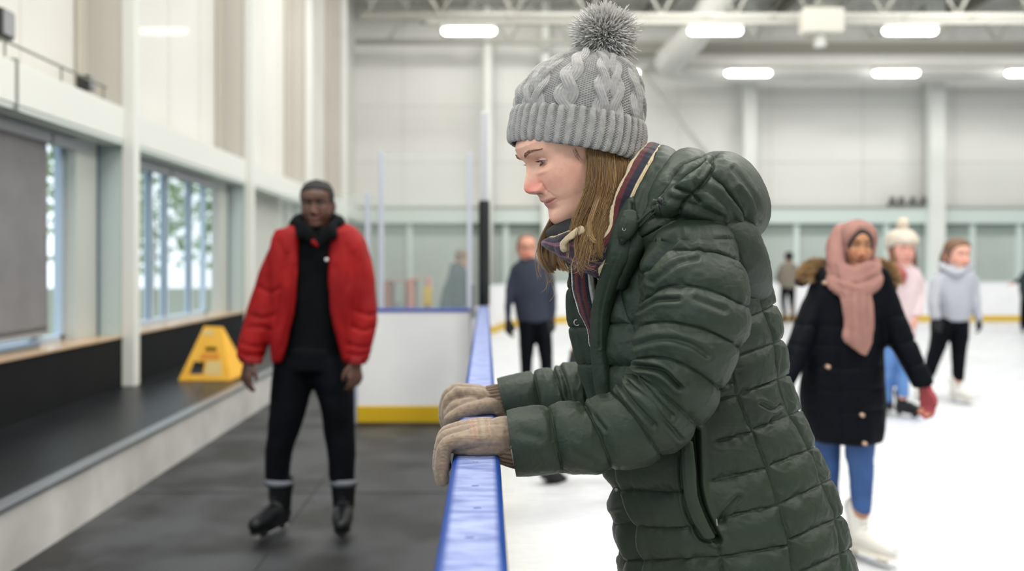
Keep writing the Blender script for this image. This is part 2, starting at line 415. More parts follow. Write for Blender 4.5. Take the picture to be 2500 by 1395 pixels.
slab('wall_back_head', MB().box(-3.4, 26, YB-.15, YB-.11, 2.12, 2.42), mat('head_grey_green', rgb(140, 152, 144), .5))  # darker grey-green strip below the ledge beam
for px in (868, 1000, 1235, 1420, 1640, 1945, 2165, 2375, 2490, 2620, 2760):
    x = (px-VX)*(YB-.2)/F
    slab('trim_%d' % (20+int(px/100)), MB().box(x-.07, x+.07, YB-.2, YB-.1, 0, 2.42), M_mint)
for px, wd in ((845, .16), (1332, .10), (1832, .17), (2290, .20), (2800, .2)):
    x = (px-VX)*(YB-.6)/F
    o = MB().box(x-wd, x+wd, YB-.62, YB-.3, 0, 9.3).build('column', M_steel, None, .02); tag(o, None, None, None, 'structure')
o = MB().tube([P(1190, 900, 23), P(1190, 20, 23)], .14, 16).build('column', M_steel, None, 0, True); tag(o, None, None, None, 'structure')
o = MB().tube([P(1545, 150, 23.2), P(1760, 420, 23.2)], .06, 8).build('brace_beam', mat('brace_grey', rgb(196, 195, 188), .5), None, 0, True); tag(o, None, None, None, 'structure')
for i, px in enumerate((2176, 2198, 2226, 2252)):
    x = (px-VX)*(YB-.3)/F; z0 = 2.87
    o = empty('speaker', (x, YB-.33, z0), 'small dark unit on the far wall ledge left of the wide white column', 'speaker', 'small dark units on the far wall ledge')
    MB().box(x-.1, x+.1, YB-.42, YB-.26, z0, z0+.1).build('base', mat('unit_grey', rgb(96, 98, 92), .5), o, .01)
    MB().box(x-.05, x+.07, YB-.40, YB-.28, z0+.1, z0+.24).build('head', mat('unit_grey', rgb(96, 98, 92), .5), o, .02)

# ceiling
M_ceil = mat('ceiling_deck', rgb(222, 221, 214), .6, rgb(216, 215, 208), .7)
slab('ceiling', MB().box(-3.8, 26, 2, YB+.3, 8.3, 8.5), M_ceil)
cr = MB()
for x in np.arange(-3, 26, .9): cr.box(x-.12, x+.12, 12, YB, 8.18, 8.3)
slab('ceiling_ribs', cr, M_ceil)
M_truss = mat('truss_grey', rgb(186, 185, 176), .5)
M_tdark = mat('truss_dark', rgb(128, 126, 116), .6)
for y, z0, z1 in ((15.2, 6.75, 8.1), (18.9, 6.55, 8.0), (22.9, 7.0, 8.2)):
    t = MB(); t.tube([(-2.6 if y < 20 else -3.3, y, z0), (26, y, z0)], .075, 8); t.tube([(-3.3, y, z1), (26, y, z1)], .085, 8)
    xs = np.arange(-2.5, 25, 1.55)
    for i, x in enumerate(xs): t.tube([(x, y, z0), (x+.77, y, z1), (x+1.55, y, z0)], .04, 6)
    o = t.build('beam_truss', M_truss, None, 0, True); tag(o, None, None, None, 'structure')
for px, Y in ((1060, 21), (1480, 21), (1640, 21), (1990, 21), (2480, 21)):
    x = (px-VX)*Y/F
    o = MB().box(x-.08, x+.08, 17, YB, 7.85, 8.18).build('beam_purlin', M_tdark, None); tag(o, None, None, None, 'structure')
hb = MB().box(2.2, 26, 22.6, 22.95, 6.62, 6.9); o = hb.build('beam_dark', M_tdark, None); tag(o, None, None, None, 'structure')
# light track, pipe and fixtures
tk = MB().box(-1.2, 20, 18.27, 18.40, P(0, 75, 18.3)[2]+.128, P(0, 75, 18.3)[2]+.22)
tag(tk.build('lighting_track', mat('track_white', rgb(168, 166, 158), .5), None, .01), 'long white lighting track below the roof trusses, nearer row', 'track')
tk = MB().tube([(-1.35, 18.6, 6.36), (20, 18.6, 6.36)], .055, 10)
for x in np.arange(-.9, 20, 1.37): tk.box(x-.07, x+.07, 18.53, 18.67, 6.33, 6.46)
tag(tk.build('pipe', mat('pipe_grey', rgb(120, 119, 110), .5), None, 0), 'dark grey pipe with clamps running behind the nearer lighting track', 'pipe')
for xa, xb, l_ in ((2, 3.9, 'short white lighting track half hidden behind the knitted hat, farther row'), (4.85, 20, 'long white lighting track in front of the round duct, farther row')):
    tk = MB().box(xa, xb, 21.57, 21.70, P(0, 178, 21.6)[2]+.128, P(0, 178, 21.6)[2]+.2)
    tag(tk.build('lighting_track', mat('track_white', rgb(168, 166, 158), .5), None, .01), l_, 'track')
M_lamp = mat('lamp_diffuser', (1, 1, 1, 1), .5, emit=(1, 1, .98, 1), estr=9)
def fixture(px, py, Y, label):
    x, _, z = P(px, py, Y)
    o = empty('ceiling_light', (x, Y, z), label, 'lamp', 'tube lamps hanging under the ceiling')
    MB().box(x-.55, x+.55, Y-.07, Y+.07, z+.03, z+.10).build('housing', mat('housing_white', rgb(225, 225, 220), .4), o, .01)
    V = chain([(x-.46, Y, z), (x+.46, Y, z)], [.085, .085], 16, 4)
    link('diffuser', join([V]), M_lamp, o)
    for hx in (-.3, .27): MB().box(x+hx, x+hx+.03, Y-.01, Y+.01, z+.095, z+.128).build('hanger', M_grey, o)
for px, l in ((1145, 'leftmost lamp of the nearer row, left of the pompom'), (1746, 'middle lamp of the nearer row, right of the pompom'), (2222, 'right lamp of the nearer row, beside the hanging projector box')):
    fixture(px, 75, 18.3, 'bright white tube lamp, '+l)
for px, l in ((1505, 'half hidden behind the grey knitted hat'), (1827, 'farther row, first clear of the hat'), (2188, 'farther row, second from the right edge'), (2512, 'farther row, cut by the right edge')):
    fixture(px, 178, 21.6, 'bright white tube lamp, '+l)
# duct
M_duct = mat('duct_white', rgb(194, 193, 187), .5)
d = []
for t in np.linspace(0, 1, 14):
    a = t*PI/2; d.append((4.35+.95-.95*math.cos(a), 22.3-.95+.95*math.sin(a), 6.21))
d = d[2:]
path = [(5.3, 19.42, 7.9), (5.18, 19.55, 7.4), (4.95, 19.85, 6.9), (4.65, 20.4, 6.45), (4.42, 21.0, 6.25)]+d+[(9, 22.3, 6.21), (25, 22.3, 6.21)]
dk = MB().tube(path, .34, 28)
for x in np.arange(6, 25, 1.9): dk.tube([(x, 22.3, 6.21), (x+.05, 22.3, 6.21)], .352, 28)
tag(dk.build('air_duct', M_duct, None, 0, True), 'thick round white air duct bending under the ceiling', 'duct')
# projector box
x, _, z = P(1995, 60, 18.3)
o = empty('projector_box', (x, 18.2, z), 'white box unit with small round lamp hanging from the nearer lighting track', 'projector')
MB().box(x-.4, x+.4, 17.9, 18.26, z-.26, z+.24).build('housing', mat('housing_beige', rgb(200, 197, 186), .5), o, .03)
MB().tube([(x, 18.1, z+.2), (x, 18.1, 8.19)], .03, 8).build('rod', M_tdark, o)
MB().tube([(x-.02, 18.1, z-.28), (x-.02, 18.1, z-.5)], .12, 16).build('lamp_head', mat('housing_pale', rgb(214, 213, 206), .4), o)
MB().box(x-.3, x+.3, 18.1, 18.3, z+.24, z+.34).build('clamp', M_tdark, o)

# far rink boards
M_board = mat('board_white', rgb(232, 233, 234), .35, rgb(226, 228, 230), 2)
M_kick = mat('kick_yellow', rgb(204, 168, 22), .45)
bp = [(.16, 17.6), (.45, 19.0), (1.2, 20.3), (2.4, 21.0), (3.6, 21.2), (22, 21.2)]
bpS = np.array(bp)
def strip(name, path, off0, off1, z0, z1, m, parent):
    path = np.asarray(path, float); T = np.gradient(path, axis=0); T /= np.linalg.norm(T, axis=1, keepdims=True)
    Nn = np.stack([-T[:, 1], T[:, 0]], 1); V = []
    for p, n_ in zip(path, Nn):
        a = p+n_*off0; b = p+n_*off1; V.append([(a[0], a[1], z0), (b[0], b[1], z0), (b[0], b[1], z1), (a[0], a[1], z1)])
    o = link(name, grid_mesh(np.array(V)), m, parent, False); return o
bs = cat_rom(bpS[:5], np.linspace(0, 4, 30)); bs = np.vstack([bs, [(22, 21.2)]])
o = empty('rink_boards', (3, 21.2, 0), 'long white rink boards with yellow kick strip on the far side of the ice', 'boards')
strip('board_panel', bs, 0, .1, .14, .90, M_board, o); strip('kick_strip', bs, -.012, .1, 0, .14, M_kick, o)
strip('top_cap', bs, -.01, .11, .90, .93, mat('cap_pale', rgb(222, 226, 230), .3), o)

# ================================================================== near boards with blue rail
rb = empty('dasher_board', (0, 1, 0), 'rink barrier with glossy blue top rail which the woman in the green coat holds', 'barrier')
M_blue = mat('rail_blue', rgb(5, 54, 124), .42, rgb(7, 60, 134), 5, coat=.05, spec=.35, bump=.15, bscale=30)
# pale reflection of light along the rail's top, painted into its colour
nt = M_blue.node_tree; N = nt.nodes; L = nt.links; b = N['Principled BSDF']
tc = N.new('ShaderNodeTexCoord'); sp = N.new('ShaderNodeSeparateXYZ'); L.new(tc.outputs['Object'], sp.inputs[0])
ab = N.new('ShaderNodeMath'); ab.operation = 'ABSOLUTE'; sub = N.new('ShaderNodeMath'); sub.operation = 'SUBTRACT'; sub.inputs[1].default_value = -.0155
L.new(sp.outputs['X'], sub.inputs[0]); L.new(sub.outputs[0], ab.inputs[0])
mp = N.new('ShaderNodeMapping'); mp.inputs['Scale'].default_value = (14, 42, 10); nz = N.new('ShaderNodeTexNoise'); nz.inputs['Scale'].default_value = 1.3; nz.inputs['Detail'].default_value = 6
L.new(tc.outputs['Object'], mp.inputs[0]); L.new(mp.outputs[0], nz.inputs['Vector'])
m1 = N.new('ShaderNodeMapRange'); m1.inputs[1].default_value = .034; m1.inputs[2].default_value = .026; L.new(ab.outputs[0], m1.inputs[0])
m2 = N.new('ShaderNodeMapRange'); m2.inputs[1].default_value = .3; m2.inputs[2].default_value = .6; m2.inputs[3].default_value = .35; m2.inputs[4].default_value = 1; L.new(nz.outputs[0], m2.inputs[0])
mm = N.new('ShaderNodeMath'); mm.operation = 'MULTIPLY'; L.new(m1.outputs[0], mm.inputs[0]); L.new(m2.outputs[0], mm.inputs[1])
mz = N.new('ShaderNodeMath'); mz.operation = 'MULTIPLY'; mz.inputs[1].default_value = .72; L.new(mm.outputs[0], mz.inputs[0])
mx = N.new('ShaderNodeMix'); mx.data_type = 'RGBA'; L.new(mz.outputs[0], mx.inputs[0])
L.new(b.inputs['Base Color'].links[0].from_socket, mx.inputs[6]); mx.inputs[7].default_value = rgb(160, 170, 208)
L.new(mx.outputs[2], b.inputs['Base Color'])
def rail_profile(xc, w_, z1, t, r=.011, k=6):
    pts = []
    for cx, cz, a0 in ((xc+w_/2-r, z1-r, 0), (xc-w_/2+r, z1-r, PI/2)):
        for i in range(k+1): a = a0+i/k*PI/2; pts.append((cx+r*math.cos(a), cz+r*math.sin(a)))
    pts += [(xc-w_/2, z1-t), (xc+w_/2, z1-t)]
    return pts
MB().prism(rail_profile(-.0155, .082, 1.05, .05), 'y', -1.2, 6.84).build('top_rail', M_blue, rb, 0)
MB().box(-.038, .007, -1.2, 6.84, .2, 1.0).build('board_panel', M_board, rb)
MB().box(-.045, .085, -1.2, 6.84, 0, .2).build('kick_plate', mat('kick_pale_yellow', rgb(226, 216, 168), .4), rb, .01)
for y, dx in ((1.49, -.006), (1.49, 0)):
    rs = MB(); rs.tube([(-.014+dx, y, 1.0495), (-.014+dx, y, 1.0508)], .0019, 10)
    rs.build('screw', mat('screw_steel', rgb(200, 205, 215), .3, metal=.9), rb)
for y, x in ((1.33, -.016), (1.21, -.012), (1.08, -.02)):
    mk = MB(); mk.tube([(x-.004, y, 1.0502), (x+.006, y+.001, 1.0502)], .0012, 6)
    mk.build('dent', mat('dent_blue', rgb(60, 84, 140), .5), rb)
# padded post at the rail's end
pp = empty('padded_post', (-.012, 7.05, 1.0), 'tall post with black foam padding at the far end of the blue rail', 'post')
x, _, zt = P(1182, 490, 6.9); V = tube_grid(np.array([(x, 6.9, 1.052), (x, 6.9, 1.25), (x, 6.9, 1.6), (x, 6.9, zt-.02), (x, 6.9, zt)]), [.042, .043, .043, .043, .038], 20)
link('padding', join([V]), mat('foam_black', rgb(16, 24, 24), .8), pp)
MB().box(x-.03, x+.03, 6.98, 7.06, .0, 2.55).build('post_profile', mat('alu_post', rgb(196, 198, 204), .35, metal=.4), pp, .006)
# side panel (gate) with glass
YG = 7.72
gp = empty('barrier_panel', (-.6, YG, 0), 'white barrier panel with blue cap, yellow strip and glass above, behind the red jacket', 'barrier')
x0 = (872-VX)*YG/F; x1 = (1147-VX)*YG/F
ztop = P(0, 762, YG)[2]; zk = P(0, 992, YG)[2]
MB().box(x0, x1, YG, YG+.06, zk, ztop).build('board_panel', M_board, gp, .004)
MB().box(x0, x1, YG-.015, YG+.07, .012, zk).build('kick_strip', M_kick, gp, .006)
MB().box(x0-.04, x1+.01, YG-.01, YG+.07, ztop, ztop+.03).build('top_cap', mat('cap_blue', rgb(70, 92, 170), .35), gp, .004)
MB().box(x0-.035, x0-.004, YG-.02, YG+.08, .0, ztop+.02).build("panel_post", mat("board_blue_grey", rgb(150, 160, 176), .4), gp, .004)
M_clear = mat('rink_glass', rgb(214, 228, 222), .04, alpha=.13, spec=.5)
zg = P(0, 374, YG)[2]
MB().box((935-VX)*YG/F, x1-.02, YG+.025, YG+.037, ztop+.03, zg).build('glass_pane', M_clear, gp)
MB().box((935-VX)*YG/F-.9, (930-VX)*YG/F, YG+.025, YG+.037, ztop+.03, zg-.35).build('glass_pane', M_clear, gp)
Mpost = mat('alu_post_pale', rgb(194, 200, 212), .35, metal=.2)
for px, zt_ in ((930, zg+.02), (897, zg-.34), (1146, zg-.0)):
    xx = (px-VX)*YG/F; MB().box(xx-.02, xx+.02, YG, YG+.05, ztop+.03, zt_).build('glass_post', Mpost, gp, .004)
# latch gear between panel and rail
MB().box((1150-VX)*YG/F, (1172-VX)*YG/F, YG-.2, YG+.1, 0, 1.0).build('end_post', mat('latch_grey', rgb(186, 188, 192), .4), gp, .01)
MB().box((1152-VX)*YG/F, (1162-VX)*YG/F, YG-.22, YG-.19, .93, 1.2).build('latch', mat('latch_dark', rgb(110, 114, 118), .4), gp, .01)

# ================================================================== things behind the glass
def rack(px0, px1, py0, Y, col, label):
    a = P(px0, py0, Y); b_ = P(px1, py0, Y)
    o = empty('skate_aid_frame', ((a[0]+b_[0])/2, Y, 0), label, 'frame', 'skating aid frames behind the glass')
    m = mat('frame_'+label.split()[0], col, .5)
    MB().tube([(a[0], Y, 0), (a[0], Y, a[2]), (b_[0], Y, a[2]), (b_[0], Y, 0)], .045, 8).build('tube_frame', m, o)
    MB().box(a[0], a[0]+(b_[0]-a[0])*.35, Y+.06, Y+.1, .3, a[2]-.02).build('side_panel', mat('rack_panel', rgb(122, 112, 98), .6), o)
    return o
rack(945, 995, 686, 13.5, rgb(150, 96, 80), 'brown tubular skating aid frame seen through the glass, left one')
rack(1003, 1046, 680, 13.2, rgb(190, 128, 120), 'pinkish red tubular skating aid frame seen through the glass, next to the yellow stand')
yx, _, yz = P(1043, 700, 12.6)
o = empty('yellow_stand', (yx, 12.6, 0), 'yellow upright sign stand seen through the glass beside the dark-coated person', 'stand')
MB().prism([(yx-.10, 0), (yx+.10, 0), (yx+.06, yz), (yx-.05, yz)], 'y', 12.58, 12.66).build('panel', mat('stand_yellow', rgb(204, 170, 40), .5), o)
MB().box(yx-.03, yx+.035, 12.57, 12.585, .5, .8).build('symbol', mat('stand_dark', rgb(110, 92, 30), .5), o)

# ================================================================== wet floor sign on the platform
ws = empty('wet_floor_sign', P(507, 928, 8.2)*np.array([1, 1, 0])+np.array([0, 0, .305]), 'yellow folding wet floor sign standing on the dark raised platform', 'sign')
M_sign = mat('sign_yellow', rgb(232, 178, 58), .45, rgb(226, 170, 50), 6)
Yw = 8.2; z0 = .305
def wp(px, py, dy): p = P(px, py, Yw); return (p[0], Yw+dy, z0+(p[2]-P(0, 928, Yw)[2]))
bl, br, tr, tl = wp(436, 928, 0), wp(560, 928, 0), wp(528, 800, .16), wp(486, 798, .16)
s_ = MB()
def frame_panel(bl, br, tr, tl, t, hole):
    """sloping plate with a rounded opening"""
    bl, br, tr, tl = map(np.array, (bl, br, tr, tl)); q = lambda u, v: (bl*(1-u)+br*u)*(1-v)+(tl*(1-u)+tr*u)*v
    us = np.linspace(0, 1, 25); vs = np.linspace(0, 1, 27); n = np.cross(br-bl, tl-bl); n = n/np.linalg.norm(n)*t
    V = []; Fc = []
    for k in range(2):
        for v in vs:
            for u in us: V.append(q(u, v)+n*k)
    W = len(us); Hh = len(vs); S = W*Hh
    keep = np.ones((Hh-1, W-1), bool)
    for i in range(Hh-1):
        for j in range(W-1):
            u = (us[j]+us[j+1])/2; v = (vs[i]+vs[i+1])/2
            if hole(u, v): keep[i, j] = False
    for i in range(Hh-1):
        for j in range(W-1):
            if not keep[i, j]: continue
            a = i*W+j; Fc.append((a, a+1, a+W+1, a+W)); Fc.append((S+a, S+a+W, S+a+W+1, S+a+1))
            for di, dj, e0, e1 in ((-1, 0, a, a+1), (1, 0, a+W, a+W+1), (0, -1, a, a+W), (0, 1, a+1, a+W+1)):
                ii, jj = i+di, j+dj
                if ii < 0 or jj < 0 or ii >= Hh-1 or jj >= W-1 or not keep[ii, jj]: Fc.append((e0, e1, S+e1, S+e0))
    return V, Fc, q, n
V, Fc, q, n_ = frame_panel(bl, br, tr, tl, .012, lambda u, v: (.16 < u < .46 and .12 < v < .34) or (.38 < u < .75 and .52 < v < .60))
MB().add(V, Fc).build('front_panel', M_sign, ws)
def decal(u0, u1, v0, v1, name, m, off=-.25):
    pts = [q(u0, v0), q(u1, v0), q(u1, v1), q(u0, v1)]; a = [p+n_*off for p in pts]; b2 = [p+n_*(off-.15) for p in pts]
    MB().add([*a, *b2], [(0,1,2,3),(7,6,5,4),(0,4,5,1),(1,5,6,2),(2,6,7,3),(3,7,4,0)]).build(name, m, ws)
sgn = 1 if n_[1] < 0 else -1
for args in ((.30, .82, .38, .50, 'warning_stripe', mat('decal_orange', rgb(206, 132, 30), .5)), (.50, .86, .10, .35, 'pale_panel', mat('decal_pale', rgb(206, 184, 122), .5)),
             (.08, .62, .84, .93, 'top_band', mat('decal_pale', rgb(206, 184, 122), .5))):  # paler band across the top of the sign
    decal(*args, off=1.2 if sgn > 0 else -.2)
bl2, br2 = wp(455, 915, .42), wp(578, 922, .38)
V, Fc, _, _ = frame_panel(bl2, br2, tr, tl, .012, lambda u, v: False); MB().add(V, Fc).build('back_panel', M_sign, ws)
V, Fc, _, _ = frame_panel(br, br2, np.array(tr)+np.array([.004, .01, 0]), np.array(tr)+np.array([-.004, 0, 0]), .008, lambda u, v: False); MB().add(V, Fc).build('side_web', M_sign, ws)

# ================================================================== trees outside the windows
M_leaf = mat('leaf_green', rgb(170, 200, 140), .6, rgb(140, 176, 120), 3)
M_bark = mat('bark', rgb(90, 80, 68), .8)
def tree(x, y, h, r, label, seed):
    rg = np.random.default_rng(seed); o = empty('tree', (x, y, -.2), label, 'tree', 'trees outside the windows')
    MB().tube([(x, y, -.2), (x+.1, y, h*.4), (x, y+.1, h*.8)], [.14, .1, .05], 8).build('trunk', M_bark, o, 0, True)
    n = 520; d = rg.normal(size=(n, 3)); d /= np.linalg.norm(d, axis=1, keepdims=True); rad = rg.random(n)**.4
    c = np.array([x, y, h*.62])+d*rad[:, None]*np.array([r, r, h*.42])
    a = rg.normal(size=(n, 3)); a /= np.linalg.norm(a, axis=1, keepdims=True); b_ = np.cross(a, rg.normal(size=(n, 3))); b_ /= np.linalg.norm(b_, axis=1, keepdims=True)
    s = .10+.08*rg.random(n)[:, None]
    V = np.stack([c-a*s, c+b_*s*.6, c+a*s, c-b_*s*.6], 1)
    link('foliage', np_mesh(V, np.arange(4*n).reshape(-1, 4)), M_leaf, o)
tree(-8.6, 19.5, 5.2, 1.5, 'leafy green tree outside, seen through the left pane of the bright window', 1)
tree(-9.2, 24.6, 4.4, 1.3, 'leafy green tree outside, seen through the middle of the bright window', 2)
tree(-8.2, 27.5, 4.8, 1.2, 'leafy green tree outside, seen through the right pane of the bright window', 3)
slab('ground_outside', MB().box(-40, -3.76, -2, 60, -.6, -.3), mat('outside_lawn', rgb(150, 160, 140), .8, rgb(140, 156, 120), .5))
# ================================================================== heads, hands, skates
def interp(x, xs, ys):
    return np.interp(x, xs, ys)
def smooth_interp(x, xs, ys):
    xs = np.array(xs, float); ys = np.array(ys, float); m = np.gradient(ys, xs)
    x = np.clip(x, xs[0], xs[-1]); i = np.clip(np.searchsorted(xs, x)-1, 0, len(xs)-2)
    h = xs[i+1]-xs[i]; t = (x-xs[i])/h
    return (2*t**3-3*t**2+1)*ys[i]+(t**3-2*t**2+t)*h*m[i]+(-2*t**3+3*t**2)*ys[i+1]+(t**3-t**2)*h*m[i+1]
HU = [-.126, -.122, -.115, -.106, -.096, -.088, -.081, -.076, -.070, -.062, -.054, -.03, 0, .021, .05, .08, .1, .108, .111]
HF = [.058, .072, .0835, .0895, .0890, .0865, .0865, .0885, .0910, .0925, .0930, .0925, .0900, .0965, .0945, .074, .044, .02, 0]
HWu = [-.126, -.122, -.115, -.105, -.09, -.075, -.055, -.03, -.01, .02, .05, .075, .095, .106, .111]
HW = [.012, .024, .036, .045, .0525, .058, .064, .0685, .071, .0735, .0735, .065, .046, .022, 0]
HBu = [-.126, -.11, -.09, -.06, -.03, 0, .04, .07, .095, .107, .111]
HB = [-.02, -.012, .0, .03, .062, .085, .097, .090, .058, .022, 0]
def g2(l, u, l0, u0, sl, su): return np.exp(-((l-l0)/sl)**2-((u-u0)/su)**2)
def head_grid(nu=120, nt=120, female=True, nose=1., lips=1.):
    t = np.linspace(0, 1, nu); u = -.126+.237*(.5*(1-np.cos(PI*t))*.35+.65*t)
    x = np.linspace(-1, 1, nt, endpoint=False); th = PI*(np.sign(x)*np.abs(x)**1.35)       # finer in front
    Uu, Th = np.meshgrid(u, th, indexing='ij')
    Ff = smooth_interp(Uu, HU, HF); W = smooth_interp(Uu, HWu, HW); Bk = smooth_interp(Uu, HBu, HB)
    if not female: W = W*np.where(Uu < -.04, 1.07, 1.02)
    c = np.cos(Th); s = np.sin(Th)
    f = np.where(c > 0, Ff*np.abs(c)**.86, -np.maximum(Bk, -.03)*np.abs(c)**.9)
    low = np.clip((-Uu-.06)/.06, 0, 1)
    f = np.where((c <= 0), np.where(Bk < .03, f, f), f)
    l = W*np.sign(s)*np.abs(s)**(.88)
    front = np.clip(c*3, 0, 1)
    df = 0*f; dl = 0*l; A = np.abs(l)
    # nose
    nu_ = [-.062, -.056, -.052, -.047, -.041, -.036, -.030, -.02, -.01, 0, .006, .016]
    nh = [0, .004, .0115, .0195, .0245, .0255, .0235, .0175, .0120, .0070, .0035, 0]
    nw = [.013, .013, .0125, .0115, .0105, .0098, .0092, .0085, .0085, .009, .011, .014]
    Nh = smooth_interp(Uu, nu_, nh)*nose*((Uu > -.062) & (Uu < .016)); Nw = interp(Uu, nu_, nw)
    df += Nh*np.exp(-(A/Nw)**2.4)
    df += .0112*nose*g2(A, Uu, .0140, -.0455, .0056, .0066)                 # wings
    df -= .0075*g2(A, Uu, .0080, -.0550, .0034, .0028)                     # nostrils
    df -= .0085*g2(A, Uu, .0222, -.046, .0030, .008)
    dl += np.sign(l)*.0048*g2(A, Uu, .0135, -.0455, .0060, .0068)*front
    df -= .0022*g2(A, Uu, .0165, -.0365, .0045, .0028)
    # sockets, brow, cheek
    df -= .0110*g2(A, Uu, .030, -.001, .0150, .0115)
    df -= .004*g2(A, Uu, .018, .002, .007, .010)
    df += .0030*g2(A, Uu, .028, .021, .022, .007)
    df += .0040*g2(A, Uu, .044, -.034, .018, .018); dl += np.sign(l)*.0015*g2(A, Uu, .06, -.03, .02, .02)
    df += .0042*g2(A, Uu, .032, -.0165, .015, .0055)                          # soft pad under the eye
    df -= .0010*np.exp(-((A-(.024+(-.05-Uu)*.42))/.0035)**2)*np.clip((-.046-Uu)/.01, 0, 1)*np.clip((Uu+.082)/.012, 0, 1)
    # mouth
    mu = -.0765+.0015*(A/.02)**2
    w_l = np.clip(1-(A/.0285)**2, 0, 1)**.5
    df += lips*.0036*w_l*np.exp(-((Uu-mu-.0052)/.0042)**2)
    df += lips*.0026*w_l*np.exp(-((Uu-mu+.0060)/.0048)**2)
    df -= .0042*np.clip(1-(A/.031)**2, 0, 1)**.4*np.exp(-((Uu-mu)/.0013)**2)
    df -= .0020*g2(A, Uu, .028, -.0765, .004, .006)
    df -= .0014*g2(A, Uu, 0, -.066, .0032, .006)
    df -= .0030*g2(A, Uu, 0, -.0895, .018, .0050)
    df += .0030*g2(A, Uu, 0, -.106, .015, .011)
    f = f+df*front; l = l+dl
    # skull tilts back under the jaw
    V = np.stack([f, l, Uu], -1)
    lipm = (np.clip(1-(A/.0285)**2, 0, 1)**.5*np.exp(-(np.abs(Uu-mu)/.0088)**4))*front
    flush = np.clip(g2(A, Uu, .0, -.040, .022, .016)+.30*g2(A, Uu, .044, -.036, .026, .024)+.25*g2(A, Uu, 0, -.1, .02, .014), 0, 1)*front
    dark = np.clip(1.3*g2(A, Uu, .0085, -.0545, .0040, .0030), 0, 1)*front  # nostril shade, painted dark into the skin colour
    return V, lipm, flush, dark
def frame(heading, pitch=0, roll=0):
    """columns: forward, left, up"""
    h = math.radians(heading); p = math.radians(pitch); r = math.radians(roll)
    fw = np.array([math.cos(h)*math.cos(p), math.sin(h)*math.cos(p), -math.sin(p)])
    lf = np.array([-math.sin(h), math.cos(h), 0.]); upv = np.cross(fw, lf)
    lf, upv = lf*math.cos(r)+upv*math.sin(r), upv*math.cos(r)-lf*math.sin(r)
    return np.stack([fw, lf, upv], 1)
def ear_grid(side):
    """a closed ear shell, local coordinates"""
    th = np.linspace(0, 2*PI, 18, endpoint=False); rows = []
    for k, (sc_, off) in enumerate(((.15, -.004), (.8, -.002), (1.0, .006), (1.0, .011), (.82, .013), (.6, .008), (.3, .005), (.05, .005))):
        f = -.006+sc_*.017*np.cos(th)*(1+.2*np.sin(th))-.004*off/.01; u = -.018+sc_*.031*np.sin(th)
        l = side*(.069+off+.004*(-np.cos(th))*(k > 1)); rows.append(np.stack([f, l+0*th, u], 1))
    return np.array(rows)
def join_colored(items):
    """items: (verts, quads/tri lists, colours) -> one mesh with a colour attribute"""
    v = []; f = []; c = []; o = 0
    for V, Fc, Cc in items:
        v.append(V); f += [[i+o for i in q] for q in Fc]; c.append(np.broadcast_to(np.asarray(Cc, float), (len(V), 3))); o += len(V)
    me = bpy.data.meshes.new('body'); me.from_pydata(np.vstack(v).tolist(), [], f); me.update()
    set_color(me, np.vstack(c)); return me
def me_lists(me):
    return get_co(me), [list(p.vertices) for p in me.polygons]
def skin_mat(name, rough=.45, sss=.16):
    m = mat(name, (.5, .3, .2, 1), rough, attr='col', sss=sss, bump=.2, bscale=900, bdist=.0005); return m
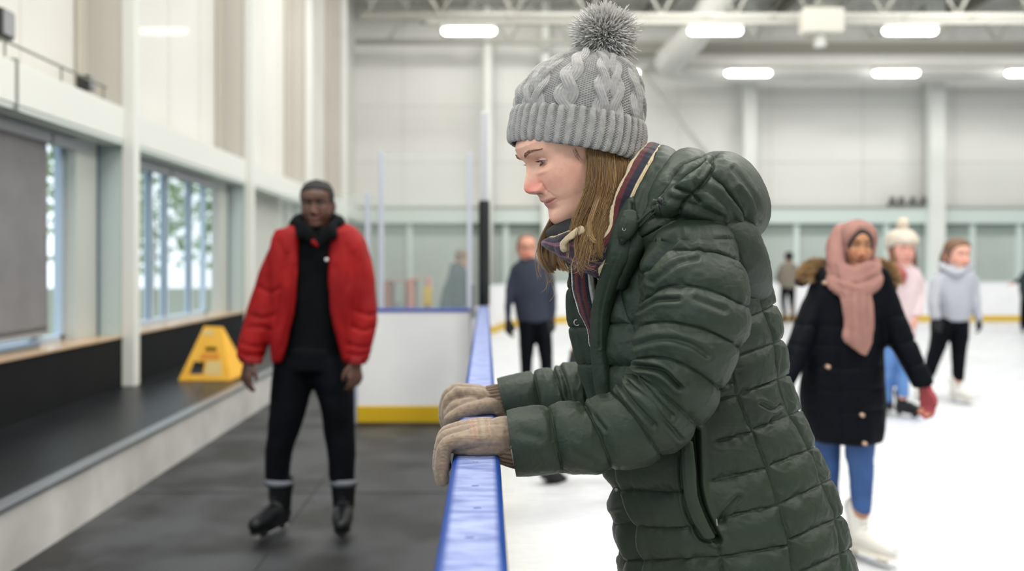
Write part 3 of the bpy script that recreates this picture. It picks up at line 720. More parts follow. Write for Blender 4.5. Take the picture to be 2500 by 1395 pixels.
def eyes(parent, o, R, s, gaze=(0, 0), iris=(70, 60, 50), lid=None, lidopen=(8, -22), lash=True, hi=False, skin='skin_mid', lidcol=(.5, .3, .2)):
    """eyeballs with iris and pupil, lids as shells around them"""
    M_w = mat('eye_white', rgb(222, 214, 208), .15, coat=1.0)
    for sd in (-1, 1):
        c = np.array([.0672, sd*.0305, .0015]); r = .0120
        n = 24 if hi else 10
        g = frame(gaze[0], gaze[1]); fwd = g[:, 0]
        # ball with coloured rings round the gaze axis
        al = np.concatenate([np.linspace(0, .5, n//2), np.linspace(.5, PI, n)[1:]]); be = np.linspace(0, 2*PI, 2*n, endpoint=False)
        A_, B_ = np.meshgrid(al, be, indexing='ij')
        loc = np.stack([np.cos(A_), np.sin(A_)*np.cos(B_), np.sin(A_)*np.sin(B_)], -1)*r
        V = (loc.reshape(-1, 3) @ g.T+c)*s @ R.T+o
        a = A_.ravel(); ir = np.array(lin(tuple(q/255 for q in iris))); wt = np.array(rgb(192, 178, 170)[:3])
        cols = np.where((a < .17)[:, None], np.array([.004]*3), np.where((a < .46)[:, None], ir*(.7+.5*np.abs(np.sin(B_.ravel()*9)))[:, None], np.where((a < .5)[:, None], ir*.25, wt)))
        me = np_mesh(V, grid_quads(len(al), 2*n)); set_color(me, cols)
        link('eyeball', me, mat('eye_coloured', (1, 1, 1, 1), .08, attr='col', coat=1.0), parent)
        # lids: part of a sphere a little bigger than the ball
        for (e0, e1, nm) in ((lidopen[0], 100, 'upper_eyelid'), (-90, lidopen[1], 'lower_eyelid')):
            az = np.radians(np.linspace(-82, 82, n+8)); el = np.linspace(e0, e1, n//2+4)
            Az, El = np.meshgrid(az, el, indexing='ij')
            edge = e0 if nm[0] == 'u' else e1
            # the opening closes towards the corners
            mid = (lidopen[0]+lidopen[1])/2; k = 1-np.clip(np.abs(Az)/1.0, 0, 1)**2.2
            tt = (El-edge)/((100-edge) if nm[0] == 'u' else (-90-edge)); ed = mid+(edge-mid)*k
            E = np.radians(ed+tt*((100-ed) if nm[0] == 'u' else (-90-ed)))
            rr = r*(1.075 if nm[0] == 'u' else 1.05)+.0010*np.exp(-(tt/.12)**2)-.0007*np.exp(-((tt-.33)/.06)**2)*(nm[0] == 'u')
            L = np.stack([np.cos(E)*np.cos(Az), np.sin(Az)*np.maximum(np.cos(E), 0)**.6, np.sin(E)], -1)*rr[..., None]
            L[..., 0] = L[..., 0]*.98
            V = (L.reshape(-1, 3)+c)*s @ R.T+o
            me = np_mesh(V, grid_quads(Az.shape[0], Az.shape[1], False)); base = np.array(lidcol)
            t1 = tt.ravel()[:, None]
            set_color(me, base*(1-.30*np.exp(-(t1/.08)**2)))
            ob = link(nm, me, skin_mat(skin), parent); md = ob.modifiers.new('s', 'SOLIDIFY'); md.thickness = .0009*s; md.offset = -1
            if lash and hi:
                b_ = []; Fq = []
                for i in range(46):
                    a0 = (-.78+1.66*i/45); kk = 1-min(abs(a0)/1.0, 1)**2.2; e_ = math.radians(mid+(edge-mid)*kk)
                    base_ = np.array([math.cos(e_)*math.cos(a0), math.sin(a0)*max(math.cos(e_), 0)**.6, math.sin(e_)])*r*1.14+c
                    ln = (.0060 if nm[0] == 'u' else .0035)*(.8+.4*random.random())
                    out = np.array([math.cos(a0), math.sin(a0)*1.1+.15*random.uniform(-1, 1), 0]); dn = np.array([0, 0, .15 if nm[0] == 'u' else -.5])
                    pts = [base_, base_+(out*.6+dn*1.0-np.array([0, 0, .25]))*ln*.5, base_+(out+dn*2)*ln]
                    G = tube_grid(np.array(pts), [.00013, .0001, .00003], 4); off = len(b_)*12
                    b_.append((G.reshape(-1, 3)*s) @ R.T+o); Fq.append(grid_quads(3, 4, True, off))
                link('eyelashes', np_mesh(np.vstack(b_), np.vstack(Fq)), mat('lash_brown', rgb(52, 38, 30), .6), parent)
def head_items(o, R, s, skin, lipc, flushc, nu=90, nt=100, female=True, nose=1., lips=1.):
    V, lm, fl, dk = head_grid(nu, nt, female, nose, lips); n, m = V.shape[:2]
    W = (V.reshape(-1, 3)*s) @ R.T+o
    sk = np.array(lin(tuple(q/255 for q in skin))); lp = np.array(lin(tuple(q/255 for q in lipc))); fc = np.array(lin(tuple(q/255 for q in flushc)))
    lm = np.clip(lm.ravel()[:, None]*1.3, 0, 1); fl = fl.ravel()[:, None]; dk = dk.ravel()[:, None]
    col = sk*(1-fl)+fc*fl; col = col*(1-lm)+lp*lm; col = col*(1-.75*dk)
    col *= (1+.05*fbm(V.reshape(-1, 3), 150, 3))[:, None]
    Fq = grid_quads(n, m).tolist()+[list(range(m-1, -1, -1))]
    it = [(W, Fq, col)]
    for sd in (-1, 1):
        E = ear_grid(sd); W2 = (E.reshape(-1, 3)*s) @ R.T+o; q = grid_quads(E.shape[0], E.shape[1]).tolist()
        it.append((W2, q, sk*.7+fc*.3))
    return it, V
def hair_cap(parent, o, R, s, thick, hairline, m, name='hair', nu=70, nt=80, rough=.002, scale=90, bottom=-.06):
    V, *_ = head_grid(nu, nt); f, l, u = V[..., 0], V[..., 1], V[..., 2]
    th = np.arctan2(np.abs(l), f)          # 0 in front, pi at the back
    hl = np.interp(th, *hairline)          # lowest u of the hair at that angle
    k = np.clip((u-hl)/.012, 0, 1); k = k*k*(3-2*k)
    d = V/np.linalg.norm(V+np.array([0, 0, .0]), axis=-1, keepdims=True)
    T = -.004+(thick+.004)*k+rough*fbm(V, scale, 3)*k
    W = V+d*T[..., None]; W = (W.reshape(-1, 3)*s) @ R.T+o
    q = grid_quads(V.shape[0], V.shape[1]); keep = (k.ravel()[q].max(1) > 0)
    return link(name, np_mesh(W, q[keep]), m, parent)
_HV = head_grid(140, 140)[0].reshape(-1, 3); _HV = _HV[_HV[:, 0] > .02]
def surf_f(l, u):
    d = (_HV[:, 1]-l)**2+(_HV[:, 2]-u)**2; i = np.argsort(d)[:4]; w_ = 1/(d[i]+1e-8); return float((_HV[i, 0]*w_).sum()/w_.sum())
def brows(parent, o, R, s, m, lift=.0, width=.0035, hi=False):
    for sd in (-1, 1):
        pts = []; rr = []
        for t in np.linspace(0, 1, 9):
            l = .012+.040*t; u = .0185+.0085*math.sin(min(t*1.25, 1)*PI*.62)-.004*t*t+lift; f = surf_f(l, u)
            pts.append((f, sd*l, u)); rr.append(width*(.75+.5*math.sin(PI*min(1, t+.25)))*(1-.75*t*t))
        if not hi:
            G = tube_grid(np.array(pts), rr, 8); W = (G.reshape(-1, 3)*s) @ R.T+o
            link('eyebrow', np_mesh(W, grid_quads(9, 8)), m, parent)
        else:
            P_ = np.array(pts); vs = []; qs = []; k = 0
            for i in range(260):
                t = random.random()**.9; x = t*8; a = P_[int(x)]*(1-x % 1)+P_[min(int(x)+1, 8)]*(x % 1)
                wd = rr[int(x)]; a = a+np.array([.0008, 0, random.uniform(-1, 1)*wd*.9]); ln = .0045*(.7+.6*random.random())
                dr = np.array([-.25*t-.05, sd*(.75+.2*t), .55*(1-t)*(1.1)-.25*t]); dr = dr/np.linalg.norm(dr)
                G = tube_grid(np.array([a, a+dr*ln*.5+np.array([.0006, 0, 0]), a+dr*ln]), [.00022, .0002, .00005], 4)
                vs.append((G.reshape(-1, 3)*s) @ R.T+o); qs.append(grid_quads(3, 4, True, 12*k)); k += 1
            link('eyebrow', np_mesh(np.vstack(vs), np.vstack(qs)), m, parent)
def hand_grids(w, d, s, n, L=.18, curl=.35, th=1., spread=0., thumb=1., k=12):
    """w wrist, d towards the knuckles, s towards the little finger, n out of the palm; L wrist to middle fingertip"""
    w, d, s, n = [np.asarray(x, float) for x in (w, d, s, n)]; d = d/np.linalg.norm(d); s = s-d*(s @ d); s /= np.linalg.norm(s); n = n/np.linalg.norm(n)
    q = L/.185; G = []
    for i, (ls, ln, r) in enumerate(((-.030, .072, .0092), (-.010, .080, .0095), (.010, .074, .0090), (.029, .060, .0080))):
        kn = w+d*.088*q*(1-.04*abs(i-1))+s*ls*q
        G.append(chain([w+s*ls*.55*q, (w+kn)/2+s*ls*.12*q, kn], np.array([.0145, .0140, .0115])*q*th, k))
        a = curl*(.75+.12*i); p = [kn]; dr = d+s*spread*(i-1.5)*.3
        ang = 0
        for f_, seg in ((.7, .42), (1.0, .32), (.8, .26)):
            ang += a*f_; p.append(p[-1]+(dr*math.cos(ang)+n*math.sin(ang))*ln*seg*q)
        G.append(chain(p, np.array([1.08, 1., .93, .80])*r*q*th, k))
    t0 = w-s*.016*q+d*.018*q
    if thumb:
        p = [t0, t0-s*.024*q+d*.026*q+n*.008*q, t0-s*.036*q+d*.052*q+n*.014*q, t0-s*.034*q+d*.076*q+n*.020*q]
        G.append(chain(p, np.array([.014, .0125, .0105, .0085])*q*th, k))
    return G
def skate(parent, ankle, heading, m_boot, m_sole, L=.27, lean=0, pitch=0, top=.16, cuff=None, name='skate', laces=True, fat=1.):
    """ankle: centre of the shaft's bottom; blade's lowest line is .115 below it"""
    R = frame(heading, pitch); a = np.asarray(ankle, float)
    def T(p): return (np.asarray(p, float) @ R.T)+a
    G = [chain([T((-.035, 0, top)), T((-.03, 0, .09)), T((-.03, 0, .03)), T((-.035, 0, -.02))], np.array([.055, .050, .046, .040])*fat, 20),
         chain([T((-.06, 0, -.02)), T((-.02, 0, -.01)), T((.04, 0, -.004)), T((.10, 0, -.016)), T((.16*L/.27, 0, -.024))], np.array([.034, .040, .043, .042, .032])*fat, 20),
         chain([T((-.055, 0, -.035)), T((.04, 0, -.034)), T((.155*L/.27, 0, -.038))], [.030, .034, .027], 16)]
    o = link(name, union(G, .007, 5), m_boot, parent)
    mb = MB()
    so = [T((-.085, y, -.062)) for y in ()]
    pts = []
    for x, w_ in ((-.088, .018), (-.06, .032), (0, .032), (.07, .042), (.13, .040), (.185*L/.27, .014)):
        pts.append((x, w_))
    up_ = [T((x, w_, -.050)) for x, w_ in pts]+[T((x, -w_, -.050)) for x, w_ in pts[::-1]]
    dn_ = [T((x, w_, -.066)) for x, w_ in pts]+[T((x, -w_, -.066)) for x, w_ in pts[::-1]]
    n = len(up_); mb.add(up_+dn_, [tuple(range(n)), tuple(range(2*n-1, n-1, -1))]+[(i, i+n, (i+1) % n+n, (i+1) % n) for i in range(n)])
    for x0, x1 in ((-.075, -.02), (.07, .14)):
        v = [T((x, y, z)) for x, z in ((x0, -.06), (x1, -.06), (x1-.015, -.095), (x0+.015, -.095)) for y in (-.007, .007)]
        mb.add(v, [(0,2,4,6),(1,7,5,3),(0,1,3,2),(2,3,5,4),(4,5,7,6),(6,7,1,0)])
    mb.build('sole', m_sole, o)
    bl = [(-.105, -.098), (-.09, -.108), (-.05, -.1145), (.05, -.1150), (.14, -.1135), (.178, -.104), (.182, -.092), (.165, -.092), (-.1, -.092)]
    up_ = [T((x, .003, z)) for x, z in bl]; dn_ = [T((x, -.003, z)) for x, z in bl]; n = len(bl)
    MB().add(up_+dn_, [tuple(range(n)), tuple(range(2*n-1, n-1, -1))]+[(i, i+n, (i+1) % n+n, (i+1) % n) for i in range(n)]).build('blade', mat('blade_steel', rgb(205, 208, 212), .2, metal=.9), o)
    if laces:
        lb = MB()
        for i in range(6):
            z = .115-.022*i; x = .021+.004*i+max(0, .05-z)*.9; zz = max(z, .032)
            if z < .04: x = .03+(.05-z)*1.0; zz = .034-(.05-z)*.05
            lb.tube([T((x-.012, -.027, zz)), T((x+.004, 0, zz+.006)), T((x-.012, .027, zz))], .003, 6)
        lb.build('laces', mat('lace_'+m_boot.name, rgb(235, 235, 232) if m_boot.name.endswith('white') else rgb(50, 52, 54), .7), o)
    if cuff:
        link('cuff_lining', join([tube_grid(np.array([T((-.016, 0, top-.002)), T((-.016, 0, top+.009)), T((-.018, 0, top+.020))]), [.070, .073, .070], 24)]), cuff, o)
    return o
def H_(rows, Y, d=1., e=.9):
    """horizontal outline rows (y, x left, x right, half depth) -> loft stations"""
    return [(r[1], r[0], r[2], r[0], (r[4] if len(r) > 4 else Y), r[3]) for r in rows]
def cloth(parent, name, grids, m, voxel=.012, smooth=5, wr=.004, wscale=14, fold=None):
    me = union(grids, voxel, smooth); V = get_co(me); N = get_no(me)
    d = wr*fbm(V*np.array([1, 1, .6]), wscale, 3)
    if fold is not None:
        d = d+fold(V, N)
    set_co(me, V+N*d[:, None]); return link(name, me, m, parent)
def px_fold(lines, Ym, depth=.006, w=5):
    def fn(V, N):
        q = project(V); t = np.zeros(len(V)); front = (N[:, 1] < .2)
        for ln in lines: t -= depth*np.exp(-(seg_dist(q, smoothline(ln))/w)**2)
        return t*front
    return fn
def person(label, Y, foot_x):
    return empty('person', (foot_x, Y, 0), label, 'person')
def body_mesh(parent, core, head, skinname, skincol):
    me = union(core, .007, 3, .4); V, Fq = me_lists(me)
    it = [(V, Fq, np.array(lin(tuple(q/255 for q in skincol))))]+head
    return link('body', join_colored(it), skin_mat(skinname), parent)
def arm_chain(st, r):
    c = [(P(a[0], a[1], a[4])+P(a[2], a[3], a[4]))/2 for a in st]; return chain(c, [r*.35]+[r]*(len(c)-1))
def center_chain(st, r, n=None):
    c = [(P(a[0], a[1], a[4])+P(a[2], a[3], a[4]))/2 for a in st]; return chain(c, [r]*len(c))
# ================================================================== man in the red jacket
M_black = mat('black_cloth', rgb(7, 9, 11), .8, rgb(11, 13, 15), 9, bump=.2, bscale=300, spec=.08)
M_blacktr = mat('black_trousers', rgb(6, 9, 13), .75, rgb(11, 14, 19), 7, bump=.2, bscale=200, spec=.08)
M_bootb = mat('boot_black', rgb(9, 11, 15), .4, spec=.3)
M_bootw = mat('boot_white', rgb(206, 203, 196), .4)
M_soleb = mat('sole_black', rgb(18, 18, 20), .4)
M_solew = mat('sole_cream', rgb(214, 208, 196), .5)
Y = 4.6
pr = person('person in an open red jacket over black clothes standing on the rubber floor', Y, P(750, 0, Y)[0])
o = P(775, 497, Y); R = frame(-91, 4); s = 118*Y/F/.236
hd, _ = head_items(o, R, s, (84, 56, 42), (128, 76, 72), (92, 58, 44), female=False, nose=.95, lips=1.5)
armL = [(668, 590, 728, 560, Y-.02, .085), (640, 650, 706, 640, Y-.03, .085), (618, 715, 690, 715, Y-.05, .078), (597, 780, 668, 790, Y-.08, .07), (582, 840, 650, 852, Y-.11, .062), (578, 872, 642, 880, Y-.12, .055)]
armR = [(835, 560, 893, 590, Y-.02, .085), (850, 640, 912, 650, Y-.03, .085), (856, 715, 919, 715, Y-.05, .078), (858, 780, 919, 785, Y-.08, .07), (852, 840, 908, 846, Y-.11, .062), (846, 878, 898, 880, Y-.12, .055)]
legL = H_([(880, 668, 772, .12), (930, 664, 764, .115), (1000, 658, 748, .10), (1060, 653, 728, .085), (1120, 649, 712, .075), (1188, 650, 704, .07)], Y)
legR = H_([(880, 758, 852, .12), (930, 764, 862, .115), (1000, 782, 864, .10), (1060, 792, 866, .085), (1120, 800, 867, .075), (1188, 806, 862, .07)], Y)
hL = P(606, 880, Y-.13); hR = P(868, 882, Y-.13)
hands = hand_grids(hL, (-.10, -.15, -1), (-.75, .6, 0), (.6, .4, 0), .19, .45)+hand_grids(hR, (.02, -.15, -1), (.8, .5, 0), (-.6, .6, 0), .19, .55)
core = [chain([P(775, 548, Y), P(775, 590, Y), P(768, 700, Y), P(765, 860, Y)], [.055, .07, .10, .10]), center_chain(armL, .035), center_chain(armR, .035),
        center_chain(legL[:-1], .04), center_chain(legR[:-1], .04), chain([P(612, 860, Y-.12), hL], [.026, .027]), chain([P(872, 860, Y-.12), hR], [.026, .027]),
        chain([P(700, 600, Y), P(775, 580, Y), P(850, 600, Y)], [.05, .06, .05])]+hands
body_mesh(pr, core, hd, 'skin_dark', (82, 54, 41))
eyes(pr, o, R, s, (0, 5), (30, 20, 15), lidopen=(14, -16), skin='skin_dark', lidcol=lin((78/255, 52/255, 40/255)))
M_hairb = mat('hair_black', rgb(20, 18, 18), .8, bump=.5, bscale=500)
hair_cap(pr, o, R, s, .007, ([0, .5, .9, 1.1, 1.35, 1.6, 2.2, PI], [.062, .058, .045, -.005, .0, -.03, -.06, -.065]), M_hairb)
brows(pr, o, R, s, M_hairb, width=.003)
tr = cloth(pr, 'trousers', [loft(legL, 30, 32, cap0=.05), loft(legR, 30, 32, cap0=.05), loft(H_([(850, 680, 850, .13), (900, 670, 858, .13)], Y), 8, 32, cap0=.03, cap1=.03)], M_blacktr, .012, 4, .004, 16)
shirt = cloth(pr, 'shirt', [loft(H_([(575, 715, 835, .09), (620, 690, 860, .115), (700, 690, 858, .12), (800, 692, 850, .125), (872, 682, 852, .125)], Y), 30, 40, cap0=.05, cap1=.03)], M_black, .012, 4, .004)
# jacket: back shell plus two front panels, both sleeves, one garment open in front
def panel(rows, Yf, d, n=40, m=20):
    """open front panel; rows (y, x outer, x inner edge, depth in front of the body)"""
    return loft([(r[1], r[0], r[2], r[0], Yf-r[3], .028) for r in rows], n, m, .8, .01, .01)
jk = [loft(H_([(566, 700, 850, .07), (600, 662, 886, .105), (700, 668, 882, .12), (800, 664, 884, .12), (872, 664, 872, .11)], Y+.06), 34, 40, cap0=.03, cap1=.02),
      panel([(562, 672, 735, .075), (600, 658, 732, .10), (680, 660, 730, .125), (760, 662, 722, .13), (820, 658, 708, .13), (884, 660, 690, .12)], Y, 0),
      panel([(562, 805, 868, .075), (600, 803, 888, .10), (680, 800, 888, .125), (760, 806, 886, .13), (820, 818, 880, .13), (884, 836, 868, .12)], Y, 0),
      loft(armL, 50, 32, .9, .05, .004), loft(armR, 50, 32, .9, .05, .004)]
M_red = mat('red_jacket', rgb(122, 3, 7), .62, rgb(136, 6, 8), 5, bump=.25, bscale=350, spec=.2)
folds = [[(700, 620), (688, 700), (680, 800)], [(862, 620), (866, 700), (862, 800)], [(610, 770), (640, 778), (668, 770)], [(602, 800), (640, 800), (660, 806)], [(590, 838), (620, 848), (650, 846)], [(870, 760), (895, 770), (918, 768)],
         [(862, 800), (890, 808), (912, 800)], [(850, 840), (880, 850), (905, 846)], [(680, 590), (696, 640), (700, 690)], [(846, 600), (852, 650), (850, 700)], [(720, 650), (712, 760), (690, 850)], [(820, 650), (830, 760), (850, 850)],
         [(630, 700), (660, 715), (680, 705)], [(585, 862), (612, 868), (645, 866)], [(848, 864), (875, 868), (900, 864)]]
# the body shell must not close the front: cut it away where the shirt shows
me = union(jk, .011, 4); V = get_co(me); N = get_no(me); q = project(V)
dd = .006*fbm(V*np.array([1, 1, .5]), 11, 3)
for ln in folds: dd -= .008*np.exp(-(seg_dist(q, smoothline(ln))/4.5)**2)*(N[:, 1] < .2)
set_co(me, V+N*dd[:, None]); V = get_co(me); q = project(V)
import bmesh
bm = bmesh.new(); bm.from_mesh(me); bm.verts.ensure_lookup_table()
xi = np.interp(q[:, 1], [560, 600, 680, 760, 820, 884, 900], [736, 734, 731, 722, 709, 690, 688]); xo = np.interp(q[:, 1], [560, 600, 680, 760, 820, 884, 900], [805, 803, 800, 806, 818, 834, 838])
cut = (q[:, 0] > xi) & (q[:, 0] < xo) & (V[:, 1] < Y-.02)
bmesh.ops.delete(bm, geom=[bm.verts[i] for i in np.nonzero(cut)[0]], context='VERTS'); bm.to_mesh(me); bm.free()
jko = link('jacket', me, M_red, pr)
# ribbed cuffs
for a, b_ in (((579, 868, 642, 874), (586, 884, 640, 888)), ((847, 872, 900, 872), (850, 888, 894, 888))):
    link('cuff', join([loft([(*a, Y-.12, .058), (*b_, Y-.125, .05)], 6, 40, 1, 0, .004)]), mat('red_cuff', rgb(132, 8, 14), .7), jko)
# black fleece collar, open
cg = []
for sd in (-1, 1):
    xs = lambda x: 775+sd*x
    cg.append(loft([(xs(4)-8, 600, xs(4)+8, 606, Y-.15, .012), (xs(18)-10*sd, 566, xs(18)+14*sd, 588, Y-.145, .020), (xs(32)-6*sd, 542, xs(38)+12*sd, 582, Y-.12, .024), (xs(44), 530, xs(56), 580, Y-.06, .028), (xs(44), 526, xs(60), 578, Y+.01, .03)], 24, 18, .9, .01, .02)); cg.append(chain([P(xs(50), 552, Y-.02), P(xs(44), 545, Y+.04), P(xs(24), 540, Y+.085), P(775, 540, Y+.09)], [.045, .048, .05, .05], 16))
cloth(pr, 'fleece_collar', cg, M_black, .012, 3, .004, 30)
link('collar_tip', join([chain([P(765, 590, Y-.150), P(775, 600, Y-.152)], [.014, .010])]), M_red, jko)
MB().tube([P(794, 634, Y-.146), P(801, 635, Y-.146)], .008, 8).build('chest_logo', mat('logo_white', rgb(220, 222, 224), .5), shirt, 0, True)
M_gl = mat('grey_cuff_lining', rgb(96, 100, 108), .7)
def gz(p, z=.116): p = np.array(p); p[2] = z; return p
skate(pr, gz(P(676, 1222, Y-.02)), -113, M_bootb, M_soleb, .29, cuff=M_gl, top=.135, fat=1.22)
skate(pr, gz(P(838, 1222, Y-.02)), -84, M_bootb, M_soleb, .29, cuff=M_gl, top=.135, fat=1.22)
# ================================================================== woman in the hijab
Y = 4.2
pr = person('person in a dusty pink headscarf and long dark navy coat skating towards the camera', Y, P(2080, 0, Y)[0])
o = P(2092, 597, Y); R = frame(-97, 6, -3); s = 112*Y/F/.236
hd, _ = head_items(o, R, s, (172, 122, 88), (150, 88, 74), (178, 118, 84))
armL = [(1985, 690, 2035, 655, Y+.02, .08), (1958, 745, 2012, 745, Y, .075), (1932, 815, 1990, 825, Y-.03, .068), (1908, 880, 1960, 895, Y-.06, .06), (1885, 935, 1932, 955, Y-.10, .052)]
armR = [(2110, 655, 2168, 668, Y, .08), (2128, 745, 2192, 730, Y-.02, .075), (2158, 820, 2218, 795, Y-.05, .066), (2196, 885, 2248, 860, Y-.08, .058), (2232, 948, 2278, 932, Y-.11, .048)]
legL = H_([(1050, 1982, 2052, .085), (1110, 1990, 2048, .075), (1170, 1996, 2046, .07), (1240, 2000, 2044, .06)], Y+.10)
legR = H_([(1050, 2060, 2132, .085), (1110, 2068, 2130, .078), (1170, 2076, 2128, .068), (1245, 2080, 2124, .058)], Y-.03)
hR = P(2258, 945, Y-.12); hL = P(1900, 948, Y-.12)
core = [chain([P(2092, 645, Y), P(2090, 690, Y), P(2070, 800, Y), P(2060, 960, Y)], [.045, .06, .11, .11]), arm_chain(armL, .028), arm_chain(armR, .028), center_chain(legL, .045), center_chain(legR, .045),
        chain([P(2030, 700, Y), P(2085, 680, Y), P(2130, 690, Y)], [.04, .05, .04])]+hand_grids(hR, (.12, -.1, -1), (-.5, .8, 0), (-.8, -.4, 0), .165, .5)+hand_grids(hL, (-.2, -.1, -1), (-.6, .6, 0), (.6, .5, 0), .165, .4)
body_mesh(pr, core, hd, 'skin_brown', (168, 118, 86))
eyes(pr, o, R, s, (0, 12), (38, 24, 16), lidopen=(10, -16), skin='skin_brown', lidcol=lin((150/255, 104/255, 76/255)))
brows(pr, o, R, s, M_hairb, width=.0034)
cloth(pr, 'jeans', [loft(legL, 30, 30, cap0=.04, cap1=.02), loft(legR, 30, 30, cap0=.04, cap1=.02)], mat('jeans_blue', rgb(28, 62, 112), .7, rgb(40, 78, 130), 8, bump=.2, bscale=300), .011, 4, .004, 24)
M_navy = mat('navy_coat', rgb(4, 7, 13), .6, rgb(7, 10, 17), 6, bump=.2, bscale=200, spec=.08)
bodyst = H_([(658, 2036, 2134, .05), (672, 2000, 2162, .08), (720, 1980, 2166, .125), (800, 1974, 2156, .135), (880, 1964, 2156, .14), (960, 1954, 2160, .15), (1030, 1964, 2158, .15), (1072, 1974, 2152, .145)], Y)
ch = [[(1975, y), (2060, y+6), (2155, y-2)] for y in (790, 840, 895, 950, 1003)]
cf = px_fold(ch+[[(2052, 860), (2056, 1070)]]+[[(1940, 790), (2000, 800)], [(1925, 840), (1980, 850)], [(2140, 780), (2205, 770)], [(2170, 850), (2235, 830)], [(2205, 900), (2262, 885)]], Y, .007, 4)
cloth(pr, 'coat', [loft(bodyst, 50, 48, cap0=.03, cap1=.012), loft(armL, 40, 28, .95, .05, .005), loft(armR, 40, 28, .95, .05, .005)], M_navy, .011, 4, .005, 12, cf)
# fur trimmed hood lying on the shoulders
M_fur = mat('fur_brown', rgb(178, 148, 104), .9, rgb(128, 98, 62), 30)
hp = [P(1962, 676, Y+.03), P(1985, 650, Y+.10), P(2040, 655, Y+.22), P(2110, 655, Y+.22), P(2160, 652, Y+.10), P(2182, 690, Y+.02)]
fo = cloth(pr, 'hood', [chain([p+np.array([0, .03, -.02]) for p in hp], [.035, .05, .07, .07, .05, .035], 16)], M_navy, .014, 3, .003)
def fur(parent, path, r, n, ln, m, seed=5):
    rg = np.random.default_rng(seed); path = np.array(path); t = rg.random(n)*(len(path)-1); c = cat_rom(path, t)
    d = rg.normal(size=(n, 3)); d /= np.linalg.norm(d, axis=1, keepdims=True); a = c+d*r; L_ = ln*(.6+.8*rg.random((n, 1)))
    tip = a+d*L_+rg.normal(size=(n, 3))*ln*.25; sde = np.cross(d, rg.normal(size=(n, 3))); sde /= np.linalg.norm(sde, axis=1, keepdims=True); w_ = .0022
    V = np.stack([a-sde*w_, a+sde*w_, tip], 1); return link('fur_trim', np_mesh(V, np.arange(3*n).reshape(-1, 3)), m, parent, False)
fur(fo, hp[:3], .022, 2400, .026, M_fur); fur(fo, hp[3:], .022, 2400, .026, M_fur, 6)
# headscarf
M_hij = mat('dusty_pink_scarf', rgb(150, 112, 103), .9, rgb(140, 103, 95), 8, bump=.3, bscale=500, spec=.15)
V, *_ = head_grid(80, 96); f, l, u = V[..., 0], V[..., 1], V[..., 2]
th = np.arctan2(np.abs(l), f)
k = np.clip(((l/.056)**2+((u+.022)/.097)**2-1)*3.0, 0, 1)*np.where(f > 0, 1, 0)+np.where(f > 0, 0, 1); k = np.clip(k, 0, 1)
d = V/np.linalg.norm(V, axis=-1, keepdims=True); T = -.004+.023*k+.002*np.sin(th*16+u*40)*k
W = ((V+d*T[..., None]*np.array([1, 1, .9])).reshape(-1, 3)*s) @ R.T+o; q4 = grid_quads(80, 96); keep = k.ravel()[q4].max(1) > .02
hj = link('headscarf', np_mesh(W, q4[keep]), M_hij, pr)
md = hj.modifiers.new('s', 'SOLIDIFY'); md.thickness = .006
# dark under-cap band
kb = np.clip(((l/.0475)**2+((u+.030)/.088)**2-1)*6, 0, 1)*(f > 0)*(u > -.02); W = ((V+d*(-.003+.007*kb)[..., None]).reshape(-1, 3)*s) @ R.T+o; keep = kb.ravel()[q4].max(1) > .02
link('under_cap', np_mesh(W, q4[keep]), M_hairb, pr)
wraps = [loft([(2034, 560, 2060, 545, Y+.05, .04), (2020, 600, 2056, 600, Y, .06), (2020, 640, 2062, 648, Y-.05, .06), (2040, 668, 2075, 650, Y-.10, .03), (2075, 678, 2095, 655, Y-.13, .025)], 24, 20, 1, .01, .01),
         chain([P(2030, 655, Y+.02), P(2045, 672, Y-.09), P(2090, 682, Y-.13), P(2128, 668, Y-.09), P(2135, 640, Y), P(2100, 640, Y+.09), P(2045, 640, Y+.08)], [.030, .031, .030, .030, .029, .036, .036], 18),
         chain([P(2026, 670, Y+.02), P(2040, 698, Y-.11), P(2090, 712, Y-.15), P(2136, 694, Y-.11), P(2140, 665, Y)], [.029, .032, .033, .031, .029], 18),
         chain([P(2060, 660, Y-.09), P(2092, 664, Y-.12), P(2122, 650, Y-.08)], [.03, .03, .03], 14),
         loft([(2045, 690, 2120, 690, Y-.14, .03), (2056, 745, 2132, 735, Y-.16, .028), (2060, 790, 2134, 790, Y-.165, .024), (2056, 825, 2128, 838, Y-.165, .02), (2072, 842, 2122, 858, Y-.165, .016), (2098, 862, 2116, 872, Y-.165, .01)], 40, 28, .8, .02, .004)]
hf = px_fold([[(2078, 720), (2082, 790), (2078, 840)], [(2100, 720), (2104, 800), (2108, 850)], [(2066, 740), (2068, 810)], [(2120, 720), (2118, 800)], [(2030, 668), (2060, 684), (2100, 690), (2138, 674)], [(2034, 690), (2062, 706), (2100, 712)], [(2040, 650), (2048, 700), (2060, 730)]], Y, .009, 3)
cloth(pr, 'scarf_tail', wraps, M_hij, .009, 2, .003, 30, hf)
M_mitt = mat('mitten_rose', rgb(148, 62, 66), .85, rgb(136, 54, 60), 60)
link('glove', union(hand_grids(hR, (.12, -.1, -1), (-.5, .8, 0), (-.8, -.4, 0), .17, .5, 1.25), .006, 4), M_mitt, pr)
link('glove', union(hand_grids(hL, (-.2, -.1, -1), (-.6, .6, 0), (.6, .5, 0), .17, .4, 1.25), .006, 4), M_mitt, pr)
for x_, y_ in ((1998, 690), (2020, 712), (1992, 887), (2076, 1067), (2070, 1000)):
    p = P(x_, y_, Y); yy = {1998: -.09, 2020: -.12, 1992: -.155}.get(x_, -.165)
    MB().tube([p+np.array([0, yy-.004, 0]), p+np.array([0, yy+.03, 0])], .009, 12).build('snap_button', mat('snap_brass', rgb(178, 150, 130), .35, metal=.6), pr, 0, True)
